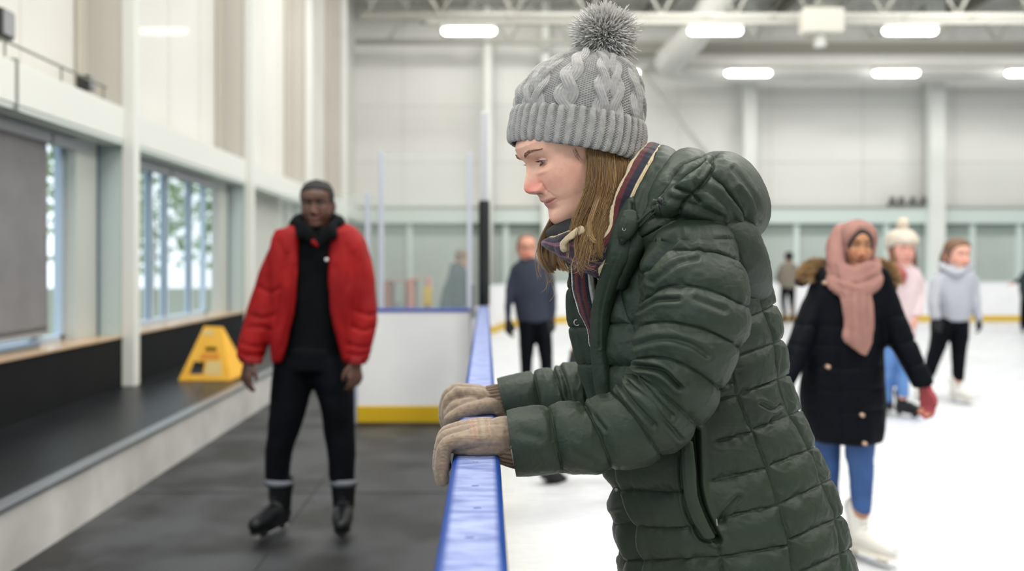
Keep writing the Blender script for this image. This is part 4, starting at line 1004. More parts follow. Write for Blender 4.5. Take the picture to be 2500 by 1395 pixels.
skate(pr, gz(P(2106, 1290, Y-.03)), -62, M_bootw, M_solew, .25, top=.12)
skate(pr, gz(P(2020, 1290, Y+.12)), -100, M_bootw, M_solew, .25, top=.12)

# ================================================================== smaller skaters: one builder, every figure with its own outline
def figure(label, Y, head, skin, hairm, hairline, top, arms, topm, legs, legm, hands, boots, bootm, solem, topname='jacket', gaze=0, extra=None, female=True, flush=(196, 120, 104), wr=.005, hairthick=.010):
    pr = person(label, Y, P(head[0], 0, Y)[0]); cx, yt, yc, hdg, pit = head
    s = (yc-yt)*Y/F/.236; o = P(cx, yc-(yc-yt)*.53, Y); R = frame(hdg, pit)
    hd, _ = head_items(o, R, s, skin, tuple(int(v*.8) for v in flush), flush, 60, 64, female)
    tst = H_(top, Y); ast = [[(*a[:4], Y+a[4], a[5]) for a in arm] for arm in arms]; lst = [[(r[1], r[0], r[2], r[0], Y+(r[4] if len(r) > 4 else 0), r[3]) for r in leg] for leg in legs]
    core = [chain([P(cx, yc-4, Y+.01), *[(P(r[0], r[1], Y)+P(r[2], r[3], Y))/2 for r in tst]], [.05]+[.075]*len(tst))]+[arm_chain(a, .024) for a in ast]+[center_chain(a, .045) for a in lst]
    hg = []
    for (x, y, dy, dr, sz, glove) in hands:
        w_ = P(x, y, Y+dy); sd = 1 if dr[3] > 0 else -1; G = hand_grids(w_, dr[:3], (sd*.7, .6, .1), (-sd*.6, .6, 0), sz, .5, 1.15 if glove else 1., k=10); hg.append((G, glove)); core += (G if not glove else [chain([w_+np.array([0, 0, .03]), w_], [.016, .016])])
    body_mesh(pr, core, hd, 'skin_'+'_'.join(map(str, skin)), skin)
    eyes(pr, o, R, s, (0, 8), (60, 50, 45), lidopen=(10, -14), lash=False, skin='skin_'+'_'.join(map(str, skin)), lidcol=lin(tuple(v/255*.9 for v in skin)))
    if hairm: hair_cap(pr, o, R, s, hairthick, hairline, hairm, nu=44, nt=48); brows(pr, o, R, s, hairm, width=.003)
    f_ = []
    for a in arms:
        for st in a[1:-1]: f_.append([(st[0], st[1]), ((st[0]+st[2])/2, (st[1]+st[3])/2+3), (st[2], st[3])])
    cloth(pr, topname, [loft(tst, 40, 36, .9, .05, .012)]+[loft(a, 30, 24, .95, .04, .005) for a in ast], topm, .013, 4, wr, 12, px_fold(f_, Y, .005, 2.5))
    if legs: cloth(pr, 'trousers', [loft(a, 30, 24, cap0=.05, cap1=.01) for a in lst]+([loft([(lst[0][0][0], lst[0][0][1]-8, lst[-1][0][2], lst[0][0][1]-8, Y, .11), (lst[0][0][0], lst[0][0][1]+12, lst[-1][0][2], lst[0][0][1]+12, Y, .11)], 6, 28, .9, .03, .03)] if len(lst) > 1 else []), legm, .012, 3, .004, 18)
    for (G, glove) in hg:
        if glove: link('glove', union(G, .008, 3), glove, pr)
    for (x, y, dy, hdg2, pt) in boots: skate(pr, gz(P(x, y, Y+dy)) if pt == 0 else P(x, y, Y+dy), hdg2, bootm, solem, .26, pitch=pt, top=.10)
    if extra: extra(pr, o, R, s)
    return pr
M_knitb = mat('glove_black', rgb(16, 18, 20), .8)
HL_short = ([0, .6, 1.0, 1.25, 1.5, 2.2, PI], [.066, .06, .04, .0, -.02, -.05, -.06])
# navy man
Yn = 7.7
figure('person in a dark navy top and black trousers left of the green coat', Yn, (1285, 574, 642, -84, 8), (196, 140, 118), mat('hair_greyish', rgb(120, 96, 84), .8), ([0, .6, 1.0, 1.25, 1.5, 2.2, PI], [.094, .09, .07, .0, -.02, -.05, -.06]),
       [(636, 1268, 1312, .08), (656, 1246, 1342, .10), (700, 1244, 1346, .13), (740, 1254, 1344, .13), (784, 1262, 1346, .13)],
       [[(1242, 668, 1272, 650, 0, .07), (1234, 700, 1258, 700, -.03, .06), (1232, 740, 1250, 742, -.06, .05), (1234, 782, 1247, 782, -.08, .045)], [(1318, 650, 1350, 668, 0, .07), (1334, 700, 1357, 700, -.03, .06), (1342, 740, 1359, 740, -.05, .05), (1340, 776, 1355, 778, -.06, .045)]],
       mat('navy_fleece', rgb(34, 40, 56), .85, rgb(40, 46, 62), 8), [[(780, 1264, 1308, .12), (850, 1268, 1304, .10), (905, 1271, 1299, .085), (960, 1272, 1297, .08), (990, 1273, 1296, .07)], [(780, 1300, 1346, .12), (850, 1312, 1349, .10), (905, 1320, 1350, .085), (960, 1324, 1350, .08), (990, 1326, 1350, .07)]],
       M_blacktr, [(1241, 782, -.09, (0, -.1, -1, -1), .18, M_knitb), (1348, 778, -.06, (0, -.1, -1, 1), .18, M_knitb)], [(1284, 1003, 0, -110, 0), (1340, 1003, 0, -75, 0)], M_bootb, M_soleb, flush=(214, 134, 112), female=False)
# skater hidden behind the green coat: only an elbow and the trailing skate show
Yh = 5.3
figure('person in black mostly hidden behind the green coat, one trailing skate showing', Yh, (1520, 520, 600, -70, 5), (200, 150, 125), M_hairb, HL_short,
       [(600, 1495, 1545, .08), (625, 1450, 1590, .11), (700, 1455, 1590, .14), (780, 1462, 1580, .13), (870, 1455, 1590, .14)],
       [[(1440, 655, 1480, 625, 0, .08), (1425, 720, 1465, 720, 0, .065), (1404, 790, 1440, 796, -.03, .055), (1398, 850, 1425, 862, -.1, .05)], [(1565, 625, 1602, 655, 0, .08), (1580, 720, 1615, 720, 0, .065), (1590, 790, 1622, 796, -.03, .055), (1596, 850, 1622, 862, -.1, .05)]],
       mat('black_fleece', rgb(20, 22, 25), .85), [[(860, 1455, 1530, .13), (940, 1455, 1518, .11, .1), (1020, 1440, 1492, .09, .2), (1090, 1405, 1452, .08, .28), (1140, 1368, 1412, .07, .34)], [(860, 1515, 1592, .13), (950, 1530, 1590, .11), (1040, 1536, 1588, .09), (1130, 1540, 1584, .08)]],
       M_blacktr, [(1402, 858, -.12, (-.1, -.1, -1, -1), .17, M_knitb), (1610, 858, -.12, (.1, -.1, -1, 1), .17, M_knitb)], [(1350, 1180, .35, 222, 52), (1562, 1168, 0, -70, 0)], M_bootb, M_soleb)
# woman with pink jacket and cream bobble hat
Yp = 8.0
M_brown = mat('hair_brown', rgb(86, 62, 44), .7, rgb(112, 82, 58), 60, stretch=(1, 1, .1))
def pink_extra(pr, o, R, s):
    M_cream = mat('cream_knit', rgb(190, 180, 165), .9, rgb(178, 168, 154), 60)
    hair_cap(pr, o, R, s, .026, ([0, .7, 1.4, 2.2, PI], [.028, .028, .0, -.02, -.03]), M_cream, 'beanie', 50, 60, .002, 60)
    top_ = o+R[:, 2]*.138*s
    V = chain([top_-R[:, 2]*.0, top_+R[:, 2]*.03*s], [.036*s, .036*s], 20); me = union([V], .01, 2); W = get_co(me); set_co(me, W+get_no(me)*(.006*fbm(W, 60, 2))[:, None]); link('pom_pom', me, mat('pom_beige', rgb(192, 178, 160), .9), pr)
    G = [chain([o+R @ np.array([.02, sd*.070, -.02])*s, o+R @ np.array([.035, sd*.074, -.09])*s, o+R @ np.array([.05, sd*.06, -.16])*s, o+R @ np.array([.06, sd*.045, -.22])*s], [.03, .028, .024, .01], 12) for sd in (-1, 1)]
    cloth(pr, 'hair', G, M_brown, .01, 3, .003, 40)
    link('scarf', union([chain([P(2188, 655, Yp-.08), P(2202, 672, Yp-.14), P(2204, 690, Yp-.15)], [.04, .045, .02])], .012, 2), mat('scarf_maroon', rgb(142, 62, 66), .85), pr)
figure('person in a pale pink coat and cream bobble hat behind the headscarf skater', Yp, (2201, 566, 652, -88, 6), (214, 158, 142), M_brown, ([0, .6, 1.0, 1.3, 1.6, 2.2, PI], [.07, .06, .03, -.08, -.1, -.1, -.1]),
       [(650, 2176, 2228, .09), (668, 2158, 2246, .12), (720, 2160, 2244, .14), (780, 2156, 2236, .14), (830, 2150, 2228, .15)],
       [[(2150, 690, 2182, 664, 0, .08), (2146, 730, 2172, 730, -.04, .065), (2146, 790, 2168, 790, -.08, .055)], [(2224, 664, 2252, 684, 0, .08), (2230, 720, 2256, 716, -.04, .065), (2226, 770, 2248, 772, -.12, .055)]],
       mat('pale_pink_coat', rgb(200, 180, 182), .7, rgb(192, 172, 175), 7), [[(820, 2150, 2190, .13), (880, 2146, 2182, .10), (930, 2148, 2178, .09, .12), (980, 2152, 2178, .08, .2)], [(820, 2184, 2226, .13), (880, 2186, 2220, .10), (930, 2190, 2216, .09), (966, 2192, 2216, .08)]],
       mat('jeans_light_blue', rgb(76, 116, 172), .75, rgb(94, 134, 186), 9), [(2156, 790, -.1, (0, -.1, -1, -1), .16, None), (2236, 772, -.12, (-.1, -.1, -1, 1), .16, None)], [(2168, 1000, .3, -110, 0), (2207, 986, 0, -62, 0)], M_bootb, M_soleb, extra=pink_extra, flush=(204, 138, 124), topname='coat')
# woman in grey hoodie
Yg = 8.85
def hood_extra(pr, o, R, s):
    M_h = mat('hoodie_grey', rgb(158, 160, 168), .85)
    cloth(pr, 'hood', [chain([P(2306, 655, Yg-.06), P(2300, 650, Yg+.04), P(2333, 646, Yg+.14), P(2364, 650, Yg+.04), P(2360, 655, Yg-.06), P(2335, 668, Yg-.13), P(2306, 655, Yg-.06)], [.038]*7, 14)], M_h, .013, 3, .003)
    G = [chain([o+R @ np.array([-.06, -.03, .05])*s, o+R @ np.array([-.07, -.06, -.04])*s, o+R @ np.array([-.05, -.078, -.12])*s, o+R @ np.array([-.02, -.085, -.17])*s], [.045, .04, .03, .012], 12)]
    cloth(pr, 'ponytail', G, M_brown, .01, 3, .003, 40)
figure('person in a light grey hooded sweatshirt, black leggings and white skates near the right edge', Yg, (2337, 584, 662, -82, 4), (212, 160, 142), M_brown, ([0, .6, 1.0, 1.3, 1.6, 2.2, PI], [.062, .055, .03, -.03, -.05, -.07, -.07]),
       [(655, 2306, 2364, .09), (676, 2284, 2380, .13), (720, 2282, 2372, .15), (755, 2286, 2366, .15), (783, 2290, 2362, .14)],
       [[(2272, 690, 2304, 664, 0, .09), (2266, 725, 2292, 725, -.05, .075), (2268, 755, 2292, 757, -.1, .065), (2272, 780, 2296, 778, -.13, .06)], [(2362, 664, 2388, 690, 0, .09), (2366, 725, 2390, 722, -.03, .07), (2374, 755, 2393, 752, -.06, .055), (2382, 784, 2398, 780, -.08, .045)]],
       mat('hoodie_grey', rgb(158, 160, 168), .85), [[(785, 2276, 2322, .13), (830, 2274, 2312, .115, .05), (880, 2262, 2294, .09, .18), (925, 2248, 2274, .08, .3)], [(785, 2314, 2362, .13), (830, 2322, 2360, .11), (880, 2326, 2354, .09), (928, 2328, 2350, .08)]],
       M_blacktr, [(2284, 778, -.15, (.1, -.1, -1, -1), .17, M_knitb), (2391, 780, -.09, (.05, -.1, -1, 1), .17, M_knitb)], [(2250, 950, .35, -130, 0), (2338, 958, 0, -72, 0)], M_bootw, M_solew, extra=hood_extra, topname='sweatshirt', flush=(220, 140, 124))
# far skaters
Yo = 20.2
figure('person in an olive jacket and black trousers far off in front of the white boards', Yo, (1926, 616, 644, 100, 0), (150, 116, 96), M_hairb, HL_short, [(642, 1917, 1935, .09), (650, 1902, 1946, .13), (675, 1903, 1944, .15), (704, 1906, 1942, .15)],
       [[(1898, 664, 1908, 650, 0, .09), (1893, 680, 1904, 682, .1, .07), (1904, 698, 1912, 700, .16, .06)], [(1940, 650, 1949, 662, 0, .09), (1942, 680, 1949, 682, .1, .07), (1936, 698, 1944, 700, .16, .06)]],
       mat('olive_jacket', rgb(108, 102, 90), .85), [[(702, 1906, 1922, .13), (735, 1906, 1918, .1), (765, 1910, 1919, .09)], [(702, 1920, 1942, .13), (735, 1926, 1940, .1), (762, 1930, 1939, .09, .3)]], M_blacktr, [(1908, 700, .18, (.1, -.1, -1, -1), .17, None)], [(1914, 779, 0, 100, 0), (1934, 776, .3, 100, 0)], M_bootb, M_soleb, wr=.01)
Ye = 17.5
figure('person in dark clothes cut by the right edge, one arm stretched out over the ice', Ye, (2520, 628, 664, -120, 0), (180, 136, 116), M_hairb, HL_short, [(662, 2505, 2535, .09), (672, 2492, 2550, .13), (700, 2490, 2550, .15), (735, 2494, 2546, .15)],
       [[(2492, 690, 2500, 668, 0, .08), (2482, 692, 2486, 680, 0, .06), (2473, 695, 2475, 687, 0, .045)], [(2540, 668, 2552, 690, 0, .08), (2556, 700, 2566, 700, 0, .06), (2562, 720, 2570, 720, 0, .05)]],
       mat('dark_teal_fleece', rgb(24, 38, 40), .85), [[(730, 2494, 2520, .13), (770, 2492, 2512, .1), (800, 2492, 2506, .09)], [(730, 2520, 2546, .13), (770, 2528, 2548, .1), (800, 2534, 2548, .09)]], M_blacktr, [(2473, 692, 0, (-1, -.1, -.2, -1), .17, None)], [(2498, 812, 0, -120, 0), (2541, 812, 0, -80, 0)], M_bootb, M_soleb, wr=.01)
Yt = 12.0
figure('person in a dark teal coat leaning forward behind the glass of the white barrier panel', Yt, (1127, 612, 658, -30, 25), (176, 136, 108), M_brown, HL_short, [(650, 1098, 1136, .10), (670, 1094, 1140, .15), (710, 1082, 1140, .17), (750, 1072, 1136, .18), (790, 1068, 1132, .18)],
       [[(1088, 690, 1112, 668, -.1, .09), (1078, 720, 1100, 722, -.16, .08), (1074, 755, 1094, 757, -.2, .07)], [(1126, 672, 1140, 690, .1, .08), (1130, 715, 1144, 712, .1, .07), (1136, 750, 1148, 745, .0, .06)]],
       mat('teal_coat', rgb(30, 52, 60), .7, rgb(38, 60, 68), 6), [[(785, 1070, 1100, .13), (830, 1074, 1098, .1), (868, 1078, 1098, .09)], [(785, 1098, 1130, .13), (830, 1104, 1128, .1), (868, 1108, 1128, .09)]], M_blacktr, [(1084, 757, -.2, (.2, -.1, -1, -1), .17, None)], [(1088, 880, 0, -60, 0), (1118, 880, 0, -40, 0)], M_bootb, M_soleb, wr=.01)
# ================================================================== the woman in the green coat
Yc = 1.74
wm = empty('person', (.45, Yc, 0), 'person in a dark green quilted coat and grey bobble hat leaning on the blue rail', 'person')
M_coat = mat('green_nylon', rgb(32, 42, 31), .55, rgb(37, 48, 36), 5, bump=.35, bscale=260, bdist=.0012, spec=.3)
M_lining = mat('dark_lining', rgb(22, 28, 27), .7)

def puff(V, N, lines, folds=(), P_=.013, w=42, g=.004, gw=3.2, Ymid=None, wr=.0035, side=None, pw=.5):
    """quilting: the cloth swells between the seams and sinks into them; short wrinkles run out of every seam"""
    Vm = V.copy()
    if Ymid is not None: Vm[:, 1] = np.where(V[:, 1] > Ymid, 2*Ymid-V[:, 1], V[:, 1])
    q = project(Vm); d = np.full(len(V), 1e9)
    for ln in lines: d = np.minimum(d, seg_dist(q, smoothline(ln, 4)))
    k = np.clip(d/w, 0, 1); h = P_*(np.sin(k*PI/2)**pw)
    h += -g*np.exp(-(d/gw)**2)
    wk = np.exp(-(d/18)**2)
    nz = noise(Vm*np.array([1., .6, .35]), 95, 1)+.6*noise(Vm, 55, 5)
    h += wr*1.0*nz*wk*np.clip(d/4, 0, 1)+wr*.5*fbm(Vm, 13, 3, 2)
    rd = 1-np.abs(noise(Vm*np.array([1., .7, .5])+.01*noise(Vm, 30, 8)[:, None], 48, 9)); rd2 = 1-np.abs(noise(Vm*np.array([.6, .7, 1.]), 70, 12))
    h += wr*(.55*np.clip(rd-.75, 0, 1)*2.2+.35*np.clip(rd2-.8, 0, 1)*2.5)*(.35+.65*np.exp(-(d/24)**2))*np.clip(d/5, 0, 1)+.00035*fbm(Vm, 160, 2, 4)
    for f in folds:
        ln, dep, fw = f; dd = seg_dist(q, smoothline(ln, 5)); h -= dep*np.exp(-(dd/fw)**2); h += dep*.45*np.exp(-((dd-fw*2.1)/(fw*1.1))**2)
    return h
def vloft(st, n=60, m=40, e=1., cap0=.0, cap1=.0):
    """st rows: I (px,py,Y), O (px,py,Y), thickness; the section lies across the path"""
    I = np.array([P(*r[0]) for r in st]); O = np.array([P(*r[1]) for r in st]); th = np.array([[r[2]] for r in st])
    A = cat_rom(np.hstack([I, O, th]), np.linspace(0, len(st)-1, n)); Cn = (A[:, :3]+A[:, 3:6])/2; a = (A[:, 3:6]-A[:, :3])/2
    T = np.gradient(Cn, axis=0); b = np.cross(T, a); b /= np.linalg.norm(b, axis=1, keepdims=True)+1e-12
    return ring_loft(Cn, a, b*A[:, 6:7], m, e, cap0, cap1)
def quilt(name, V, m, parent, *a, **k):
    N = grid_normals(V); sh = V.shape
    h = puff(V.reshape(-1, 3), N.reshape(-1, 3), *a, **k).reshape(sh[:2])
    e = np.ones(sh[0]); return link(name, grid_mesh(V+N*h[..., None]), m, parent)

# ---- coat body
T = [(1560,548,1756,492,1.72,.10), (1500,612,1822,600,1.73,.155), (1462,690,1852,680,Yc,.175), (1455,760,1876,757,Yc,.18), (1455,850,1895,842,Yc,.18), (1463,930,1908,922,Yc,.175),
     (1472,1010,1935,997,Yc,.172), (1482,1090,1970,1075,Yc,.178), (1494,1170,2006,1158,Yc,.188), (1512,1250,2033,1243,Yc,.195), (1528,1320,2049,1318,Yc,.20), (1534,1400,2062,1395,Yc,.205), (1538,1500,2075,1490,Yc,.21), (1540,1600,2086,1580,Yc,.21)]
V = loft(T, 420, 520, .92, .05, .02, 8)
S1 = [(1775,820),(1783,901),(1804,981),(1831,1045),(1863,1125),(1890,1195),(1911,1264),(1927,1339),(1935,1395),(1950,1600)]
S2 = [(1815,640),(1828,693),(1855,735),(1865,770),(1884,821),(1892,890),(1908,976),(1930,1019),(1954,1067),(1986,1131),(2007,1190),(2034,1254),(2048,1334),(2054,1393),(2060,1600)]
back = [[(1820,778),(1863,760),(1892,742)], [(1793,872),(1884,840),(1912,826)], [(1809,960),(1895,928),(1925,914)], [(1841,1048),(1930,1013),(1955,1000)], [(1879,1136),(1972,1099),(1998,1086)],
        [(1900,1232),(2002,1184),(2030,1168)], [(1925,1318),(2034,1270),(2056,1256)], [(1937,1405),(2050,1352),(2075,1340)], [(1945,1490),(2060,1440),(2090,1425)]]
mid = [[(1745,976),(1804,965)], [(1751,1077),(1831,1056)], [(1740,1173),(1868,1144)], [(1756,1275),(1793,1256),(1897,1236)], [(1500,1372),(1574,1368),(1756,1360),(1927,1331)], [(1500,1460),(1700,1455),(1940,1425)], [(1500,1540),(1700,1540),(1945,1520)]]
front = [[(1490,1195),(1513,1195),(1670,1200)], [(1505,1278),(1545,1280),(1617,1291),(1697,1286)], [(1430,700),(1530,700)], [(1430,789),(1548,792)], [(1430,893),(1553,896)], [(1440,990),(1560,992)], [(1470,1090),(1670,1092)],
         [(1526,640),(1516,730),(1548,810),(1560,870)], [(1753,1312),(1761,1395),(1770,1600)]]
placket = [(1500,1060),(1506,1152),(1510,1195),(1537,1259),(1556,1330),(1566,1395),(1572,1600)]
pocketR = [(1695,1050),(1700,1131),(1706,1200),(1722,1256),(1752,1316)]
folds = [(placket, .020, 9), ([(1520,1250),(1545,1320),(1552,1395)], .006, 6), (pocketR, .016, 7), ([(1662,1100),(1665,1184),(1681,1254),(1713,1312),(1750,1316)], .006, 3.5),
         ([(1800,1215),(1770,1250),(1760,1270)], .005, 6), ([(1730,960),(1780,930)], .005, 7), ([(1850,985),(1880,1000),(1900,990)], .004, 5), ([(1900,1010),(1880,1030)], .003, 4)]
coat = quilt('coat', V, M_coat, wm, [S1, S2]+back+mid+front, folds, .0095, 42, .003, 1.9, 1.74, .004, pw=.75)
# far front flap, seen past the open near edge
FL = [((1408,640,1.80),(1470,640,1.76),.012), ((1392,700,1.80),(1462,700,1.75),.016), ((1392,778,1.81),(1466,780,1.75),.018), ((1408,848,1.81),(1470,850,1.76),.018), ((1420,900,1.81),(1476,905,1.77),.018), ((1446,975,1.80),(1482,985,1.78),.015), ((1470,1040,1.79),(1492,1040,1.78),.01)]
quilt('front_flap', vloft(FL, 160, 60, .8, .004, .004), M_coat, coat, [[(1385,705),(1470,708)], [(1385,800),(1470,800)], [(1390,890),(1480,890)]], [([(1404,660),(1404,780),(1420,850),(1436,905),(1462,985)], .004, 3)], .004, 25, .002, 2, None, .0015)
# near edge strip of the front
NE = [((1512,545,1.585),(1560,560,1.57),.012), ((1488,610,1.595),(1540,628,1.575),.014), ((1466,680,1.63),(1512,690,1.60),.015), ((1450,760,1.67),(1486,765,1.63),.014), ((1449,850,1.68),(1480,852,1.65),.014), ((1458,930,1.68),(1486,930,1.65),.012), ((1468,1000,1.68),(1492,1000,1.66),.01)]
quilt('front_edge', vloft(NE, 180, 50, .8, .006, .004), M_coat, coat, [], [([(1530,556),(1508,620),(1484,690),(1466,765),(1464,850)], .002, 2.5)], 0, 30, 0, 2, None, .003)
# placket flap with snap at the collar
NF = [((1520,520,1.56),(1556,522,1.555),.008), ((1512,545,1.555),(1560,550,1.55),.011), ((1508,570,1.56),(1548,575,1.55),.010), ((1512,590,1.565),(1528,592,1.56),.006)]
quilt('collar_flap', vloft(NF, 60, 40, .8, .006, .006), M_coat, coat, [], [([(1522,532),(1516,560),(1518,584)], .0015, 2.5)], 0, 30, 0, 2, None, .002)

# ---- near sleeve
A = [(1596,596,1776,592,1.55,.080), (1576,655,1802,655,1.53,.096), (1572,730,1814,742,1.515,.103), (1565,797,1804,812,1.505,.10), (1556,878,1772,886,1.50,.094), (1546,922,1716,1006,1.505,.082),
     (1499,966,1609,1108,1.53,.068), (1427,989,1493,1138,1.55,.062), (1346,996,1373,1145,1.565,.058), (1290,1006,1310,1148,1.572,.055), (1241,1020,1260,1149,1.575,.050)]
V = loft(A, 460, 320, .95, .046, .0, 8)
sl = [[(1560,680),(1581,663),(1613,628),(1644,613),(1692,613),(1740,618),(1777,631),(1830,650)], [(1560,742),(1580,730),(1620,705),(1670,698),(1740,712),(1809,743),(1835,755)], [(1555,800),(1564,797),(1605,788),(1649,789),(1720,805),(1788,838),(1800,850)],
      [(1545,885),(1553,880),(1600,873),(1650,882),(1705,910),(1752,947),(1770,960)], [(1548,908),(1575,925),(1625,965),(1692,1030),(1705,1045)], [(1480,945),(1497,963),(1545,1010),(1606,1101),(1615,1115)],
      [(1418,975),(1428,988),(1458,1050),(1491,1132),(1500,1150)], [(1340,980),(1344,992),(1354,1060),(1373,1148)]]
sf = [([(1590,660),(1623,615),(1666,578)], .007, 6), ([(1600,690),(1660,650),(1700,640)], .004, 6), ([(1570,760),(1610,738),(1660,735)], .005, 6), ([(1700,735),(1760,760)], .003, 7), ([(1560,846),(1620,830),(1680,838),(1720,865)], .004, 7),
      ([(1560,895),(1620,905),(1660,940)], .010, 6), ([(1552,915),(1590,960),(1640,1010)], .006, 6), ([(1525,945),(1560,990),(1600,1030)], .006, 6), ([(1550,942),(1600,985),(1655,1060)], .005, 5), ([(1435,1000),(1480,1050)], .003, 5), ([(1400,1100),(1450,1120)], .003, 9), ([(1270,1060),(1320,1070)], .002, 10)]
slv = quilt('sleeve', V, M_coat, coat, sl, sf, .0095, 40, .003, 1.9, 1.53, .0038, pw=.75)
V = loft([(1241,1021,1260,1148,1.575,.049), (1250,1026,1266,1143,1.575,.046), (1275,1030,1290,1140,1.575,.044)], 8, 60, .95)
link('sleeve_lining', grid_mesh(V[:, :, :], caps=False), M_lining, slv)
link('inner_cuff', join([loft([(1240,1052,1256,1140,1.578,.036), (1256,1040,1275,1142,1.578,.04)], 10, 60, 1, 0.003, 0)]), mat('grey_lining_knit', rgb(150, 146, 140), .85), slv)
# ---- far sleeve
A2 = [(1500,800,1560,960,1.93,.08), (1430,880,1452,1030,1.95,.065), (1392,894,1405,1026,1.96,.06), (1350,905,1372,1020,1.97,.056), (1300,914,1326,1018,1.98,.052), (1250,926,1270,1016,1.985,.049), (1216,935,1240,1012,1.99,.045)]
V = loft(A2, 220, 160, .95, .05, .0)
far = quilt('sleeve', V, M_coat, coat, [[(1292,895),(1305,920),(1325,1020)], [(1345,890),(1358,920),(1392,1015)], [(1405,870),(1420,910),(1440,1020)]], [([(1370,905),(1385,940),(1396,985)], .005, 5)], .009, 34, .003, 2.5, 1.97, .003)
link('sleeve_lining', grid_mesh(loft([(1216,936,1240,1011,1.99,.044), (1226,938,1250,1010,1.99,.040), (1250,940,1275,1008,1.99,.038)], 8, 48, .95), caps=False), M_lining, far)

# ---- stand collar and hood
CO = [((1478,690,1.64),(1520,700,1.61),.012), ((1488,620,1.615),(1552,640,1.585),.018), ((1508,545,1.595),(1585,580,1.57),.020), ((1540,470,1.605),(1618,500,1.59),.019), ((1576,400,1.64),(1645,425,1.63),.016), ((1606,368,1.72),(1648,392,1.72),.013),
      ((1588,402,1.79),(1645,425,1.81),.018), ((1545,465,1.82),(1615,500,1.85),.022), ((1500,560,1.83),(1560,590,1.87),.02), ((1450,660,1.82),(1500,680,1.84),.012)]
quilt('collar', vloft(CO, 260, 90, .75, .005, .005), M_coat, coat, [[(1604,360),(1586,403),(1567,437),(1549,475),(1546,520),(1530,600)]], [([(1600,420),(1575,470),(1560,520)], .003, 6), ([(1545,500),(1552,540)], .004, 4)], .004, 26, .0025, 2.2, 1.72, .003)
HB_ = [((1572,545,1.565),(1590,570,1.56),.010), ((1590,495,1.575),(1628,520,1.56),.022), ((1612,440,1.59),(1668,480,1.565),.028), ((1640,400,1.63),(1712,440,1.60),.028), ((1655,392,1.72),(1735,425,1.72),.028), ((1640,402,1.81),(1712,440,1.84),.028), ((1610,450,1.85),(1668,490,1.88),.028), ((1580,530,1.87),(1610,560,1.88),.02)]
hoodlines = [[(1750,385),(1736,400),(1737,419),(1719,448),(1690,475),(1671,491),(1660,510)], [(1720,400),(1697,419),(1660,443),(1623,475),(1600,500)], [(1735,432),(1761,456),(1780,480),(1801,504),(1811,530),(1809,557),(1800,580)], [(1652,461),(1687,473),(1708,491)]]
quilt('hood_inner', vloft(HB_, 240, 110, .85, .01, .01), M_coat, coat, [hoodlines[1]], [([(1628,480),(1655,450),(1690,430)], .006, 5), ([(1700,400),(1660,420),(1640,450)], .003, 5), ([(1600,520),(1625,490)], .004, 4)], .007, 40, .003, 3, 1.72, .004)
HC = [((1604,492,1.535),(1618,512,1.53),.010), ((1640,455,1.53),(1682,520,1.52),.022), ((1682,415,1.55),(1752,532,1.52),.036), ((1716,396,1.60),(1806,558,1.565),.048), ((1736,394,1.72),(1828,572,1.72),.055), ((1716,396,1.84),(1806,558,1.875),.048), ((1680,425,1.90),(1745,545,1.93),.036), ((1630,480,1.92),(1670,540,1.94),.02)]
hood = quilt('hood', vloft(HC, 320, 200, .9, .01, .01), M_coat, coat, hoodlines, [([(1777,425),(1804,456),(1827,491),(1838,530)], .003, 5), ([(1700,455),(1740,480),(1780,520),(1800,560)], .004, 7), ([(1790,470),(1815,510),(1822,560)], .003, 5), ([(1730,405),(1705,440)], .003, 4), ([(1640,485),(1700,500),(1760,520)], .004, 6)], .013, 34, .004, 3, 1.72, .0035)
# shoulder yoke, back and near
YK = loft([(1552,585,1700,498,1.60,.075), (1556,600,1806,528,1.61,.105), (1566,640,1846,598,1.64,.135), (1600,700,1862,668,1.68,.14), (1640,780,1866,740,1.73,.11)], 120, 160, .9, .03, .03)
quilt('yoke', YK, M_coat, coat, [[(1640,505),(1655,530)], [(1772,545),(1790,600),(1812,660)]], [], .005, 30, .002, 3, 1.72, .003)

# ---- hardware
M_brass = mat('snap_metal', rgb(150, 148, 140), .3, metal=.9); M_gun = mat('gunmetal', rgb(60, 62, 62), .3, metal=.8)
def ring(px, py, Y, r, name, m, parent, n=(0, -1, 0), t=.0012):
    c = P(px, py, Y); n = np.array(n, float); n /= np.linalg.norm(n); u = np.cross(n, [0, 0, 1.]); u /= np.linalg.norm(u); v = np.cross(n, u)
    a = np.linspace(0, 2*PI, 28, endpoint=False); prof = np.array([(r*1.0, 0), (r, t), (r*.82, t*1.6), (r*.62, t*1.3), (r*.52, t*.5), (r*.30, t*.6), (r*.02, t*.8)])
    V = c+prof[:, 0][:, None, None]*(np.cos(a)[None, :, None]*u+np.sin(a)[None, :, None]*v)+prof[:, 1][:, None, None]*n
    return link(name, grid_mesh(V), m, parent)
ring(1409, 788, 1.768, .0072, 'snap_button', M_brass, coat, (-.12, -1, .05), .0022); ring(1409, 788, 1.7665, .0034, 'snap_hole', M_lining, coat, (-.12, -1, .05), .0002)
ring(1695, 1204, 1.532, .0042, 'snap_button', M_brass, coat, (0, -1, .1), .0016)
ring(1524, 560, 1.545, .0035, 'snap_button', M_brass, coat, (-.2, -1, .2), .0014)
ring(1505, 1196, 1.60, .003, 'snap_button', M_brass, coat, (-.6, -1, 0), .0014)
zb = MB()
zp = cat_rom(np.array([P(1388, 640, 1.775), P(1392, 690, 1.775), P(1404, 740, 1.765), P(1424, 775, 1.755), P(1438, 800, 1.75)]), np.linspace(0, 4, 70))
for i, p in enumerate(zp): zb.box(p[0]-.0016, p[0]+.0016, p[1]-.002, p[1]+.002, p[2]-.0007, p[2]+.0007)
